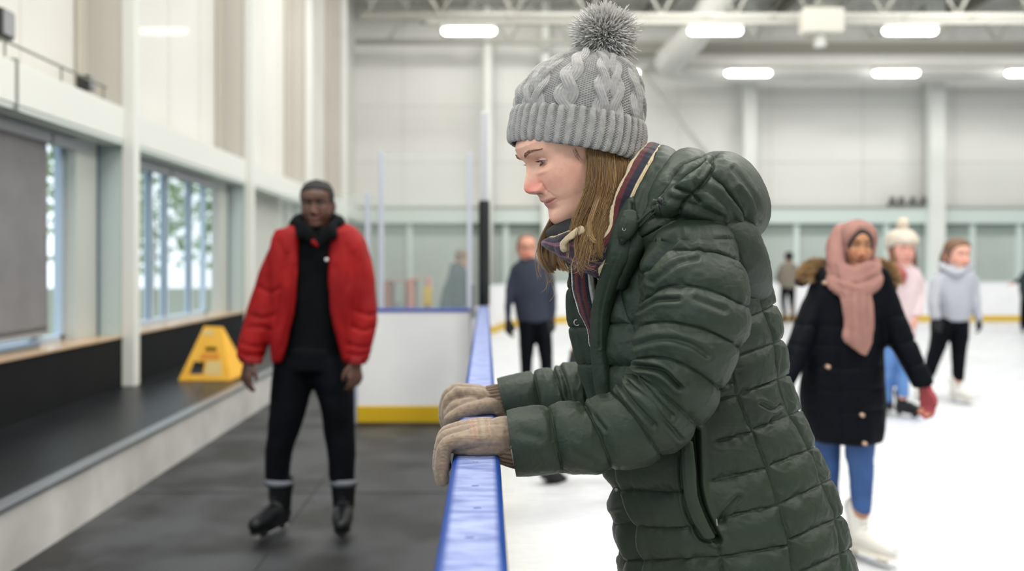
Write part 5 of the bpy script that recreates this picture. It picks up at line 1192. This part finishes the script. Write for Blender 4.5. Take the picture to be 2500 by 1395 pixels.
o = link('zip_tape', join([chain(zp[::6]+np.array([.003, .002, 0]), [.0035]*len(zp[::6]), 8, 2)]), M_lining, coat); zo = zb.build('zipper', M_gun, coat)
pl = MB(); pl.tube([P(1440, 796, 1.742), P(1442, 812, 1.742)], .0028, 8); pl.tube([P(1442, 812, 1.742), P(1442, 838, 1.74)], .0013, 6); pl.build('zip_pull', M_gun, coat)
tg = union([chain([P(1612, 489, 1.512), P(1628, 502, 1.512)], [.0056, .0056], 16)], .0009, 2)
link('cord_toggle', tg, mat('toggle_black', rgb(18, 20, 20), .4), coat); ring(1620, 496, 1.503, .0030, 'toggle_ring', M_gun, coat, (0, -1, 0), .001)
link('drawcord', join([chain([P(1555, 545, 1.545), P(1585, 518, 1.53), P(1614, 498, 1.515)], [.0022]*3, 8), ]), M_coat, coat)
link('drawcord', join([chain([P(1562, 552, 1.545), P(1590, 526, 1.53), P(1616, 503, 1.515)], [.0018]*3, 8), ]), M_coat, coat)
# pocket welt: raised strip
PW = [((1663,1080,1.545),(1692,1080,1.54),.006), ((1665,1150,1.54),(1699,1150,1.535),.008), ((1672,1215,1.537),(1704,1210,1.532),.008), ((1688,1265,1.535),(1720,1258,1.53),.008), ((1716,1312,1.535),(1746,1310,1.53),.006)]
quilt('pocket_welt', vloft(PW, 120, 40, .8, .003, .003), M_coat, coat, [], [([(1668,1090),(1670,1160),(1680,1220),(1698,1270),(1722,1308)], .0008, 1.6)], 0, 30, 0, 2, None, .0015)
MB().tube([P(1749, 1268, 1.528), P(1751, 1284, 1.528)], .0011, 6).build('pocket_zip_pull', M_brass, coat)

# ---- head
sH = 1.0; RH = frame(180+19, 25, 0); oH = P(1318, 472, 1.69)-RH @ np.array([.0925, 0, -.0545])*sH
hd, Vh = head_items(oH, RH, sH, (222, 174, 150), (200, 138, 126), (216, 136, 120), 380, 420, True, 1.0, .8)
_w = hd[0][0]; _l = (_w-oH) @ RH; _k = np.clip((_l[:, 2]-.038)/.035, 0, 1)[:, None]; hd = hd[:1]; _l[:, 2] = np.where(_l[:, 2] < -.082, -.082+(_l[:, 2]+.082)*1.24, _l[:, 2]); hd[0] = (((_l*np.array([1, 1, 1])*(1-.13*_k)) @ RH.T+oH), hd[0][1], hd[0][2])
core = [chain([oH+RH @ np.array([-.02, 0, -.05]), P(1480, 560, 1.72), P(1560, 640, 1.73), P(1640, 800, Yc), P(1700, 1000, Yc), P(1760, 1250, Yc), P(1800, 1500, Yc)], [.052, .055, .10, .125, .12, .14, .14], 20),
        chain([P(1600, 640, 1.73), P(1700, 640, 1.56), P(1680, 850, 1.505), P(1640, 1000, 1.51), P(1400, 1065, 1.56), P(1235, 1085, 1.575)], [.07, .055, .045, .042, .035, .027], 16),
        chain([P(1600, 680, 1.73), P(1600, 760, 1.90), P(1500, 930, 1.94), P(1350, 965, 1.97), P(1215, 980, 1.99)], [.07, .05, .042, .035, .026], 16),
        chain([P(1780, 1480, 1.66), np.array([.49, 1.66, .45]), np.array([.50, 1.66, .20])], [.09, .065, .045], 16), chain([P(1780, 1480, 1.82), np.array([.44, 1.83, .45]), np.array([.40, 1.84, .20])], [.09, .065, .045], 16)]
body_mesh(wm, core, hd, 'skin_fair', (212, 162, 142))
lc = rgb(216, 166, 144)[:3]
eyes(wm, oH, RH, sH, (0, 14), (92, 88, 80), lidopen=(5, -24), hi=True, skin='skin_fair', lidcol=lc)
brows(wm, oH, RH, sH, mat('brow_brown', rgb(132, 96, 74), .8), width=.0030, hi=True)
# trousers and skates below the coat
tl = [loft([(1690, 1490, 1790, 1490, 1.66, .08), (1745, 1640, 1815, 1640, 1.66, .075), (1770, 1800, 1830, 1800, 1.66, .065), (1785, 2080, 1840, 2080, 1.66, .055), (1792, 2180, 1845, 2180, 1.66, .052)], 30, 28, 1, .03, .01),
      loft([(1690, 1490, 1790, 1490, 1.83, .08), (1685, 1640, 1755, 1640, 1.83, .075), (1665, 1800, 1730, 1800, 1.84, .065), (1640, 1950, 1690, 1950, 1.84, .055), (1635, 2030, 1685, 2030, 1.84, .052)], 30, 28, 1, .03, .01)]
cloth(wm, 'trousers', tl, M_blacktr, .011, 3, .004, 18)
skate(wm, (.515, 1.66, .115), 180, M_bootb, M_soleb, .25); skate(wm, (.405, 1.84, .115), 180, M_bootb, M_soleb, .25)

# ---- hat
M_knit = mat('grey_wool', rgb(158, 156, 152), .92, rgb(144, 142, 138), 120, bump=.25, bscale=1800, bdist=.0005, sheen=.25)
CU = [(1247,350,1548,400,1.72,.106), (1243,338,1560,392,1.72,.110), (1243,318,1569,368,1.72,.112), (1247,295,1573,342,1.72,.112), (1251,276,1573,322,1.72,.111), (1258,266,1571,311,1.72,.108), (1268,268,1562,308,1.72,.102)]
def knit_fine(th, row, n):           # stockinette: little V stitches
    c = th*n/(2*PI); x = c % 1-.5; r = row+np.abs(x)*1.1
    return (np.abs(np.sin(PI*r))**.6)*(1-(2*np.abs(np.abs(x)-.25)*2)**2*.8)
V = loft(CU, 150, 1500, 1.0); N = grid_normals(V); th = np.linspace(0, 2*PI, 1500, endpoint=False)[None, :]; tt = np.linspace(0, 1, 150)[:, None]
nr = 42; ph = (th*nr/(2*PI)) % 1; rib = np.clip(1.35*np.sin(2*PI*ph)+.15, -1, 1)*.5+.5
row = tt*24
wale = np.abs(np.sin(PI*(ph*6)))
h = .0034*rib**.8+rib*.0012*wale**.7*(.75+.25*np.abs(np.sin(PI*(row+.5*np.abs((ph*6) % 1-.5)*2))))+(1-rib)*.0020*np.sin(2*PI*row+PI*np.floor(ph*6))*np.abs(np.sin(PI*ph*6))
h = h-.004*np.exp(-((tt-1)/.05)**2)-.003*np.exp(-(tt/.04)**2)+.0010*fbm(V, 60, 2)
cuff = grid_mesh(V+N*h[..., None], caps=False); 
CR = [(1268,280,1560,322,1.72,.104), (1262,252,1566,290,1.72,.104), (1268,226,1567,250,1.72,.102), (1286,200,1562,212,1.72,.095), (1314,172,1549,182,1.72,.082), (1348,150,1530,160,1.72,.063), (1382,136,1506,146,1.72,.044), (1416,127,1478,135,1.72,.022), (1434,127,1462,131,1.72,.010)]
n1 = 330; m1 = 1500; V = loft(CR, n1, m1, 1.0); N = grid_normals(V); tt = np.linspace(0, 1, n1)[:, None]; thd = np.degrees(th)
arc = tt*225.                       # about pixels up the crown
hc = np.full((n1, m1), -1.0); yarn = np.zeros((n1, m1)); inside = np.zeros((n1, m1), bool)
def rope(x, v, r=.58, amp=.48):
    best = np.full(np.broadcast(x, v).shape, -1.); yl = np.zeros_like(best)
    for k in (0, 1):
        ph_ = 2*PI*v+k*PI; xc = amp*np.cos(ph_); z = .6*np.sin(ph_); dd = (x-xc)/r; hh = np.where(np.abs(dd) < 1, z+.62*np.sqrt(np.clip(1-dd**2, 0, 1)), -1)
        sel = hh > best; best = np.where(sel, hh, best); yl = np.where(sel, np.cos(2*PI*dd*2.0)*(.75+.25*np.sin(v*2*PI*11)), yl)
    return best, yl
for k in range(10):
    c0 = -90-17+36*k if k % 2 == 0 else -90+21+36*(k-1)
    x = ((thd-c0+180) % 360)-180
    if k % 2 == 0:
        w_ = 10.5; X = x/w_; hh, yl = rope(X, arc/100.+.1); ins = np.abs(X) < 1.08
    else:
        w_ = 7.4; X = (np.abs(x)-w_*.98)/w_; hh, yl = rope(-X, arc/92.+.3); ins = np.abs(x) < w_*2.05
    hc = np.where(ins, np.maximum(hc, hh), hc); yarn = np.where(ins, yl, yarn); inside |= ins
hcab = np.clip((hc+.45)/1.55, 0, 1)
row = tt*46; pn = 150
purl = .0016*np.sin(2*PI*row+PI*np.floor(th*pn/(2*PI)))*np.abs(np.sin(PI*th*pn/(2*PI)))
fade = np.clip((1-tt)/.12, 0, 1)**.5
h = np.where(hc > -.35, .0010+.0068*hcab+.0007*yarn*(hcab > .2), purl)*fade+.0012*fbm(V, 45, 2)
hat = link('beanie', grid_mesh(V+N*h[..., None], caps=False), M_knit, wm)
o = link('cuff', cuff, M_knit, hat)
link('hat_lining', grid_mesh(loft([(1262,352,1536,396,1.72,.098), (1262,330,1550,372,1.72,.10), (1270,270,1556,310,1.72,.10)], 12, 80), caps=False), mat('hat_inside', rgb(96, 97, 99), .9), hat)
# pom-pom
rg = np.random.default_rng(4); n = 7500; d = rg.normal(size=(n, 3)); d /= np.linalg.norm(d, axis=1, keepdims=True)
cp = P(1476, 88, 1.72); rad = .0500*(1+.07*fbm(d, 2.2, 2)[:, None]+.012*rg.normal(size=(n, 1)))
bend = rg.normal(size=(n, 3))*.011+np.array([0, 0, -.003]); s_ = np.linspace(.25, 1, 6)
pts = cp+d[:, None]*rad[:, None]*s_[None, :, None]+bend[:, None]*(s_[None, :, None]-.25)**2*1.4+rg.normal(size=(n, 6, 3))*.0005
clump = np.round(d*4.5)/4.5; clump /= np.linalg.norm(clump, axis=1, keepdims=True)+1e-9
pts += ((clump-d)*.011)[:, None]*np.clip(s_[None, :, None]-.3, 0, 1)**1.5
T_ = d; u_ = np.cross(T_, rg.normal(size=(n, 3))); u_ /= np.linalg.norm(u_, axis=1, keepdims=True); v_ = np.cross(T_, u_)
rr = np.array([.0008, .0012, .0015, .0017, .0016, .0008]); a = np.linspace(0, 2*PI, 5, endpoint=False)
G = pts[:, :, None]+rr[None, :, None, None]*(np.cos(a)[None, None, :, None]*u_[:, None, None]+np.sin(a)[None, None, :, None]*v_[:, None, None])
q1 = grid_quads(6, 5); Q = (q1[None]+(np.arange(n)*30)[:, None, None]).reshape(-1, 4)
link('pom_pom', np_mesh(G.reshape(-1, 3), Q), mat('pom_wool', rgb(196, 193, 188), .9), hat)

# ---- scarf
M_scarf = mat('striped_scarf', (1, 1, 1, 1), .9, attr='col', bump=.5, bscale=900, bdist=.001, sheen=.2)
ST = {'mv': rgb(104, 62, 82), 'be': rgb(190, 172, 138), 'bu': rgb(80, 26, 28), 'na': rgb(14, 15, 34), 'pk': rgb(200, 136, 122), 'wh': rgb(206, 200, 188), 'pu': rgb(44, 28, 42)}
def striped(name, V, seq, parent, e=1., rib=150):
    n, m = V.shape[:2]; th = np.linspace(0, 2*PI, m, endpoint=False); c = (np.cos(th)+1)/2
    # even out: fraction of the way across
    fr = 1-np.arccos(np.clip(np.cos(th), -1, 1))/PI
    N = grid_normals(V); s_ = np.arange(n)[:, None]; nb = (fr*rib*.35)
    h = .0009*np.abs(np.sin(PI*nb))[None, :]*(.7+.3*np.sin(s_*1.3))+.003*fbm(V, 28, 3)
    cum = np.cumsum([w for _, w in seq]); cum = cum/cum[-1]; idx = np.searchsorted(cum, np.clip(fr, 0, .9999))
    cols = np.array([ST[seq[i][0]][:3] for i in idx]); me = grid_mesh(V+N*h[..., None])
    full = np.vstack([np.tile(cols[None], (n, 1, 1)).reshape(-1, 3), cols[:1], cols[:1]])[:len(me.vertices)]
    set_color(me, full); return link(name, me, M_scarf, parent)
SC = [((1432,600,1.63),(1470,690,1.63),.016), ((1482,560,1.60),(1524,596,1.60),.016), ((1492,505,1.600),(1538,526,1.596),.016), ((1508,455,1.602),(1556,476,1.598),.016), ((1534,408,1.622),(1586,425,1.618),.015), ((1562,374,1.665),(1608,388,1.66),.014), ((1576,362,1.72),(1616,376,1.72),.014), ((1560,385,1.78),(1612,410,1.78),.016), ((1520,450,1.82),(1580,480,1.83),.016), ((1470,540,1.83),(1520,580,1.84),.016)]
scf = striped('scarf', vloft(SC, 200, 140, .8), [('be', 1.6), ('bu', 1.2), ('na', 1.0), ('be', .8), ('pk', 1.6)], wm)
SF = [((1450,575,1.615),(1462,680,1.62),.018), ((1412,560,1.64),(1428,660,1.64),.024), ((1376,572,1.665),(1392,632,1.665),.026), ((1348,578,1.70),(1352,606,1.70),.020), ((1344,580,1.74),(1348,604,1.745),.018), ((1368,575,1.79),(1376,615,1.79),.020), ((1420,560,1.82),(1440,620,1.82),.02)]
striped('front_fold', vloft(SF, 180, 120, .9, .006, .006), [('be', .8), ('pu', .8), ('na', .6), ('mv', .5), ('pu', 1.0), ('mv', .4), ('pu', 1.2), ('na', .8)], scf)
S3 = [((1416,554,1.610),(1424,570,1.610),.004), ((1394,566,1.612),(1403,582,1.610),.0045), ((1378,578,1.620),(1390,590,1.616),.005), ((1370,592,1.630),(1384,598,1.626),.005), ((1371,606,1.634),(1384,606,1.632),.0045), ((1378,614,1.640),(1386,610,1.638),.003)]
striped('fold_edge', vloft(S3, 80, 40, .9, .004, .004), [('be', 1)], scf)
S4 = [((1392,600,1.68),(1440,600,1.66),.016), ((1398,650,1.70),(1446,650,1.67),.016), ((1402,700,1.715),(1450,700,1.685),.016), ((1412,745,1.725),(1456,745,1.70),.014), ((1430,790,1.735),(1460,790,1.72),.012), ((1442,840,1.745),(1462,840,1.735),.01)]
striped('scarf_end', vloft(S4, 160, 90, .9, .004, .004), [('wh', 1.2), ('na', .5), ('bu', .7), ('na', .25), ('bu', .6), ('na', .5), ('wh', 1.0)], scf)

link('neck_dark_fill', union([chain([P(1352,572,1.74), P(1378,566,1.70), P(1410,566,1.675), P(1445,575,1.66)], [.016,.022,.026,.026], 14), chain([P(1352,572,1.76), P(1390,570,1.79), P(1440,575,1.80)], [.016,.022,.024], 14)], .004, 3), M_lining, wm)  # made-up filler standing in for the dark void under the chin
# ---- hair
M_hair = mat('dark_blond_hair', (1, 1, 1, 1), .42, attr='col', spec=.6)
def strands(name, guides, n, parent, r=.00055, jit=.004, clump=.72, lk=1.6, seg=22, wave=.0022, seed=1, c0=(112, 82, 50), c1=(192, 154, 100), lenj=.28, k=4, spread=1.):
    rg = np.random.default_rng(seed); Gd = np.array([[P(*p) for p in g] for g in guides]); ng = len(Gd)
    t = rg.random(n)*(ng-1); i = np.minimum(t.astype(int), ng-2); f = (t-i)[:, None, None]; C_ = Gd[i]*(1-f)+Gd[i+1]*f       # n,k,3
    L_ = 1-lenj*rg.random(n)**2; kk = C_.shape[1]; out = np.zeros((n, seg, 3))
    nl = max(5, n//70); lock = np.minimum((t/(ng-1)*nl).astype(int), nl-1)*3+rg.integers(0, 3, n); lr = np.random.default_rng(seed+5).normal(size=(nl*3+5, 3)); lr[:, 1:] *= .9; L_ = L_*(1-np.abs(lr[lock][:, 2])*.09*(n > 200))
    for a in range(n):
        s_ = np.linspace(0, (kk-1)*L_[a], seg); out[a] = cat_rom(C_[a], s_)
    s_ = np.linspace(0, 1, seg)[None, :, None]
    dx = rg.normal(size=(n, 1, 3))*jit*(.35+spread*s_*.8)+lr[lock][:, None]*jit*lk*s_**.8
    ph_ = lr[lock][:, 0][:, None, None]*3; out += dx+wave*np.sin(s_*(8+2*lr[lock][:, 2][:, None, None])+ph_)*np.array([1, .6, 0])*s_+rg.normal(size=(n, 1, 3))*.0008
    if clump:
        for L0 in np.unique(lock):
            k_ = lock == L0; mm = out[k_].mean(0); out[k_] += (mm-out[k_])*(clump*s_**1.3)
    T = np.gradient(out, axis=1); T /= np.linalg.norm(T, axis=2, keepdims=True)+1e-9
    u = np.cross(T, np.array([.3, 1, .1])); u /= np.linalg.norm(u, axis=2, keepdims=True)+1e-9; v = np.cross(T, u)
    rr = r*(.5+.9*rg.random((n, 1)))*np.array([1-.75*(x**3) for x in np.linspace(0, 1, seg)])[None]
    an = np.linspace(0, 2*PI, k, endpoint=False)
    Gm = out[:, :, None]+rr[:, :, None, None]*(np.cos(an)[None, None, :, None]*u[:, :, None]+np.sin(an)[None, None, :, None]*v[:, :, None])
    q1 = grid_quads(seg, k); Q = (q1[None]+(np.arange(n)*seg*k)[:, None, None]).reshape(-1, 4)
    me = np_mesh(Gm.reshape(-1, 3), Q)
    A_ = np.array(lin(tuple(x/255 for x in c0))); B_ = np.array(lin(tuple(x/255 for x in c1)))
    tone = np.clip(rg.random((n, 1, 1))*.35+.38*lr[lock][:, 1][:, None, None]+.75*s_-.1, 0, 1); cols = (A_*(1-tone)+B_*tone)*(.75+.5*rg.random((n, 1, 1)))
    set_color(me, np.repeat(cols, k, axis=1).reshape(-1, 3)); return link(name, me, M_hair, parent)
near = [[(1436,368,1.640),(1441,420,1.634),(1434,470,1.632),(1416,530,1.634),(1408,600,1.635),(1420,668,1.635)],
        [(1450,372,1.636),(1456,430,1.630),(1450,490,1.627),(1430,550,1.625),(1420,615,1.622),(1432,672,1.622)],
        [(1480,380,1.640),(1482,440,1.628),(1472,500,1.622),(1452,560,1.615),(1440,620,1.612),(1452,655,1.612)],
        [(1512,390,1.655),(1512,440,1.640),(1500,500,1.622),(1484,550,1.612),(1466,595,1.606),(1470,632,1.606)],
        [(1538,392,1.672),(1534,430,1.655),(1518,485,1.628),(1502,530,1.612),(1490,570,1.605),(1484,602,1.602)]]
near = [[(p[0][0], p[0][1]-18, p[0][2])]+p[1:] for p in near]
hr = strands('hair', near, 8000, wm, .00036, .0044, seed=2, wave=.0060, seg=17, k=3, c0=(122, 90, 50), c1=(218, 180, 116))
strands('hair_lock', [[(1470,440,1.630),(1448,500,1.612),(1436,545,1.606),(1440,582,1.602),(1462,596,1.60),(1486,592,1.60)], [(1480,440,1.630),(1458,500,1.612),(1444,545,1.606),(1446,578,1.602),(1464,590,1.60),(1484,588,1.60)]], 90, hr, .0006, .0012, seed=7, c0=(122, 94, 58))
far_ = [[(1400,430,1.79),(1365,500,1.80),(1336,555,1.80),(1321,600,1.80),(1330,645,1.79),(1350,680,1.785)],
        [(1410,440,1.80),(1378,510,1.81),(1350,565,1.81),(1334,610,1.81),(1344,650,1.80),(1362,676,1.79)],
        [(1420,450,1.80),(1396,520,1.81),(1372,575,1.81),(1352,620,1.81),(1362,650,1.80),(1380,668,1.79)],
        [(1425,450,1.79),(1410,520,1.79),(1392,580,1.78),(1378,625,1.77),(1386,655,1.77),(1396,665,1.77)]]
strands('hair_lock', far_, 950, hr, .0007, .0026, seed=3, c0=(120, 88, 54), c1=(206, 166, 108))
strands('hair_wisp', [[(1392,350,1.640),(1402,376,1.634),(1412,394,1.632),(1426,408,1.632)], [(1400,350,1.640),(1410,376,1.634),(1418,390,1.632),(1432,402,1.632)]], 9, hr, .0002, .001, seed=9, c0=(92, 64, 42), c1=(120, 84, 54))
strands('hair_wisp', [[(1340,560,1.80),(1318,610,1.80),(1316,650,1.80),(1336,688,1.79)], [(1350,560,1.80),(1340,640,1.80),(1354,690,1.80),(1334,705,1.79)]], 26, hr, .0003, .006, seed=12)
strands('hair_wisp', [[(1470,560,1.61),(1440,640,1.60),(1462,650,1.60),(1474,655,1.60)], [(1430,560,1.61),(1412,640,1.60),(1404,660,1.60),(1402,668,1.60)]], 60, hr, .0003, .006, seed=13)
# mass of hair under the loose strands
hb = [loft([(1440,385,1545,400,1.70,.055), (1446,440,1538,455,1.69,.055), (1440,500,1525,510,1.68,.052), (1428,560,1500,565,1.67,.045), (1424,610,1478,612,1.66,.034), (1426,640,1460,640,1.65,.02)], 40, 30, 1, .02, .02),
      loft([(1400,440,1450,470,1.79,.02), (1365,520,1410,540,1.80,.018), (1342,580,1384,590,1.80,.016), (1338,630,1370,632,1.80,.012)], 30, 20, 1, .01, .03)]
me = union(hb, .005, 4); V = get_co(me); N = get_no(me); q = project(V)
set_co(me, V+N*(.0018*np.sin(q[:, 0]*.9+3*noise(V, 25)))[:, None]); link('hair_mass', me, mat('hair_inner', rgb(104, 78, 48), .5, rgb(140, 106, 64), 120, stretch=(1, 1, .12)), hr)

# ---- gloves
M_glove = mat('glove_wool', (1, 1, 1, 1), .95, attr='col', bump=.4, bscale=1500, bdist=.0006, sheen=.3)
def glove(grids, wrist, axis, label, seed, plaid, cuffst, hairs=14000):
    me = union(grids, .0019, 5, .5); V = get_co(me); N = get_no(me)
    ax = np.array(axis, float); ax /= np.linalg.norm(ax)
    t = (V-wrist) @ ax; side = np.cross(ax, [0, 0, 1.]); side /= np.linalg.norm(side)
    u = (V-wrist) @ side+.5*V[:, 2]
    h = .0004*np.sin(u*2*PI/.0036)*(.5+.5*np.abs(np.sin(PI*(t/.0034))))+.0006*fbm(V, 110, 3, seed)
    set_co(me, V+N*h[:, None])
    base = np.array(lin((.535, .465, .39))); dk = np.array(lin((.36, .305, .25))); k = np.clip(.5+.8*fbm(V, 160, 2, seed), 0, 1)[:, None]
    cols = base*(1-k*.45)+dk*k*.45
    if plaid:
        q = project(V); top = N[:, 2] > .1
        for xx, c_, wd in ((1153, (.80, .50, .42), 3.0), (1164, (.82, .60, .52), 3), (1180, (.72, .66, .55), 6), (1140, (.55, .50, .46), 4), (1196, (.78, .58, .50), 2)):
            a = np.exp(-((q[:, 0]-xx-(q[:, 1]-1050)*.15)/wd)**2)*top*(q[:, 1] < 1092)*(.5+.5*k[:, 0]); cols = cols*(1-.4*a[:, None])+np.array(lin(c_))*.4*a[:, None]
        for yy, c_, wd in ((1062, (.70, .62, .52), 4), (1080, (.58, .52, .47), 3)):
            a = np.exp(-((q[:, 1]-yy)/wd)**2)*(q[:, 0] > 1120); cols = cols*(1-.35*a[:, None])+np.array(lin(c_))*.35*a[:, None]
    set_color(me, cols)
    g = link('glove', me, M_glove, wm); tag(g, label)
    # ribbed cuff
    Vc = loft(cuffst, 70, 260, 1.); Nc = grid_normals(Vc); th = np.linspace(0, 2*PI, 260, endpoint=False)[None]; tt = np.arange(70)[:, None]
    hh = .0016*(np.clip(np.sin(th*26)*1.3, -1, 1))+.0004*np.sin(tt*1.7); mc = grid_mesh(Vc+Nc*hh[..., None], caps=False)
    set_color(mc, np.tile(np.array(lin((.42, .345, .28))), (len(mc.vertices), 1))*(1+.15*fbm(get_co(mc), 150, 2))[:, None]); link('ribbed_cuff', mc, M_glove, g)
    # fuzz
    rg = np.random.default_rng(seed); idx = rg.integers(0, len(V), hairs); p = get_co(me)[idx]; nn = N[idx]; dr = nn+rg.normal(size=p.shape)*.7; dr /= np.linalg.norm(dr, axis=1, keepdims=True)
    L_ = (.0012+.0032*rg.random((hairs, 1))**2); sd = np.cross(dr, rg.normal(size=p.shape)); sd /= np.linalg.norm(sd, axis=1, keepdims=True); w_ = .00012
    Vf = np.stack([p-sd*w_, p+sd*w_, p+dr*L_], 1); mf = np_mesh(Vf, np.arange(3*hairs).reshape(-1, 3)); set_color(mf, np.tile(np.array(lin((.60, .53, .46))), (3*hairs, 1)))
    f = link('fuzz', mf, M_glove, g, False); tag(f, kind='stuff'); return g
# near (left) hand: palm on the rail, fingers bent down over the far edge
W = np.array([.036, 1.578, 1.082]); G = []
for (y, kx, kz, tipz, r, px_, ex) in ((1.532, -.036, 1.079, 1.012, .0125, -.066, -.074), (1.556, -.043, 1.084, 1.006, .0122, -.071, -.079), (1.580, -.043, 1.087, 1.008, .0120, -.071, -.078), (1.603, -.037, 1.086, 1.018, .0115, -.066, -.073)):
    kn = np.array([kx, y, kz]); G.append(chain([W+np.array([0, (y-1.572)*.5, -.003]), (W+kn)/2+np.array([0, (y-1.572)*.35, .002]), kn], [.020, .0195, .0150], 16))
    G.append(chain([kn, (px_, y-.002, kz-.009), (ex, y-.005, (kz+tipz)/2-.010), (ex+.003, y-.007, tipz)], [.0150, r*1.04, r, r*.86], 16))
G.append(chain([W+np.array([-.012, .030, -.002]), (-.005, 1.628, 1.075), (-.030, 1.640, 1.070), (-.052, 1.643, 1.064)], [.017, .0145, .0125, .0105], 16))
nw = W+np.array([.0, 0, 0]); G.append(chain([W+np.array([-.006, 0, 0]), W+np.array([.02, 0, -.003])], [.030, .031], 20))
for y_ in (1.545, 1.570, 1.595): G.append(chain([W+np.array([.004, (y_-1.57)*.6, -.014]), (0, y_, 1.0675), (-.032, y_, 1.068), (-.052, y_, 1.066)], [.019, .0185, .0175, .014], 14))
glove(G, W, (-1, 0, .05), 'beige wool glove with faint orange check on its back, on the nearer hand', 3, True,
      [(1196,1036,1204,1128,1.578,.033), (1210,1038,1218,1130,1.578,.0325), (1228,1036,1240,1138,1.578,.0335), (1252,1034,1268,1146,1.578,.035)])
# far (right) hand with the thumb on the near side
W = np.array([.030, 1.995, 1.073]); G = []
for (y, kx, kz, tipz, r) in ((1.972, -.060, 1.094, 1.022, .0120), (1.996, -.066, 1.098, 1.010, .0122), (2.020, -.062, 1.096, 1.012, .0120), (2.043, -.054, 1.090, 1.022, .0112)):
    kn = np.array([kx, y, kz]); G.append(chain([W+np.array([0, (y-2.0)*.5, 0]), (W+kn)/2+np.array([0, (y-2.0)*.35, .003]), kn], [.020, .0195, .0155], 16))
    G.append(chain([kn, (kx-.020, y-.002, kz-.016), (kx-.026, y-.004, (kz+tipz)/2-.012), (kx-.018, y-.006, tipz)], [.0155, r*1.06, r, r*.86], 16))
G.append(chain([W+np.array([-.004, -.026, -.004]), (-.010, 1.944, 1.068), (-.046, 1.936, 1.060), (-.078, 1.938, 1.043)], [.019, .0165, .0145, .0120], 16))
G.append(chain([W+np.array([-.006, 0, 0]), W+np.array([.02, 0, -.003])], [.031, .032], 20))
for y_ in (1.968, 1.995, 2.025): G.append(chain([W+np.array([.004, (y_-1.995)*.6, -.008]), (0, y_, 1.0685), (-.035, y_, 1.070), (-.058, y_, 1.068)], [.019, .0185, .0175, .015], 14))
G.append(chain([(-.03, 1.955, 1.072), (-.064, 1.955, 1.066), (-.080, 1.958, 1.05)], [.018, .015, .012], 12))
glove(G, W, (-1, 0, .05), 'plain beige wool glove on the farther hand', 6, False,
      [(1186,945,1196,1024,1.99,.036), (1200,942,1210,1022,1.99,.0355), (1216,940,1228,1018,1.99,.036), (1238,938,1250,1014,1.99,.037)], 3500)
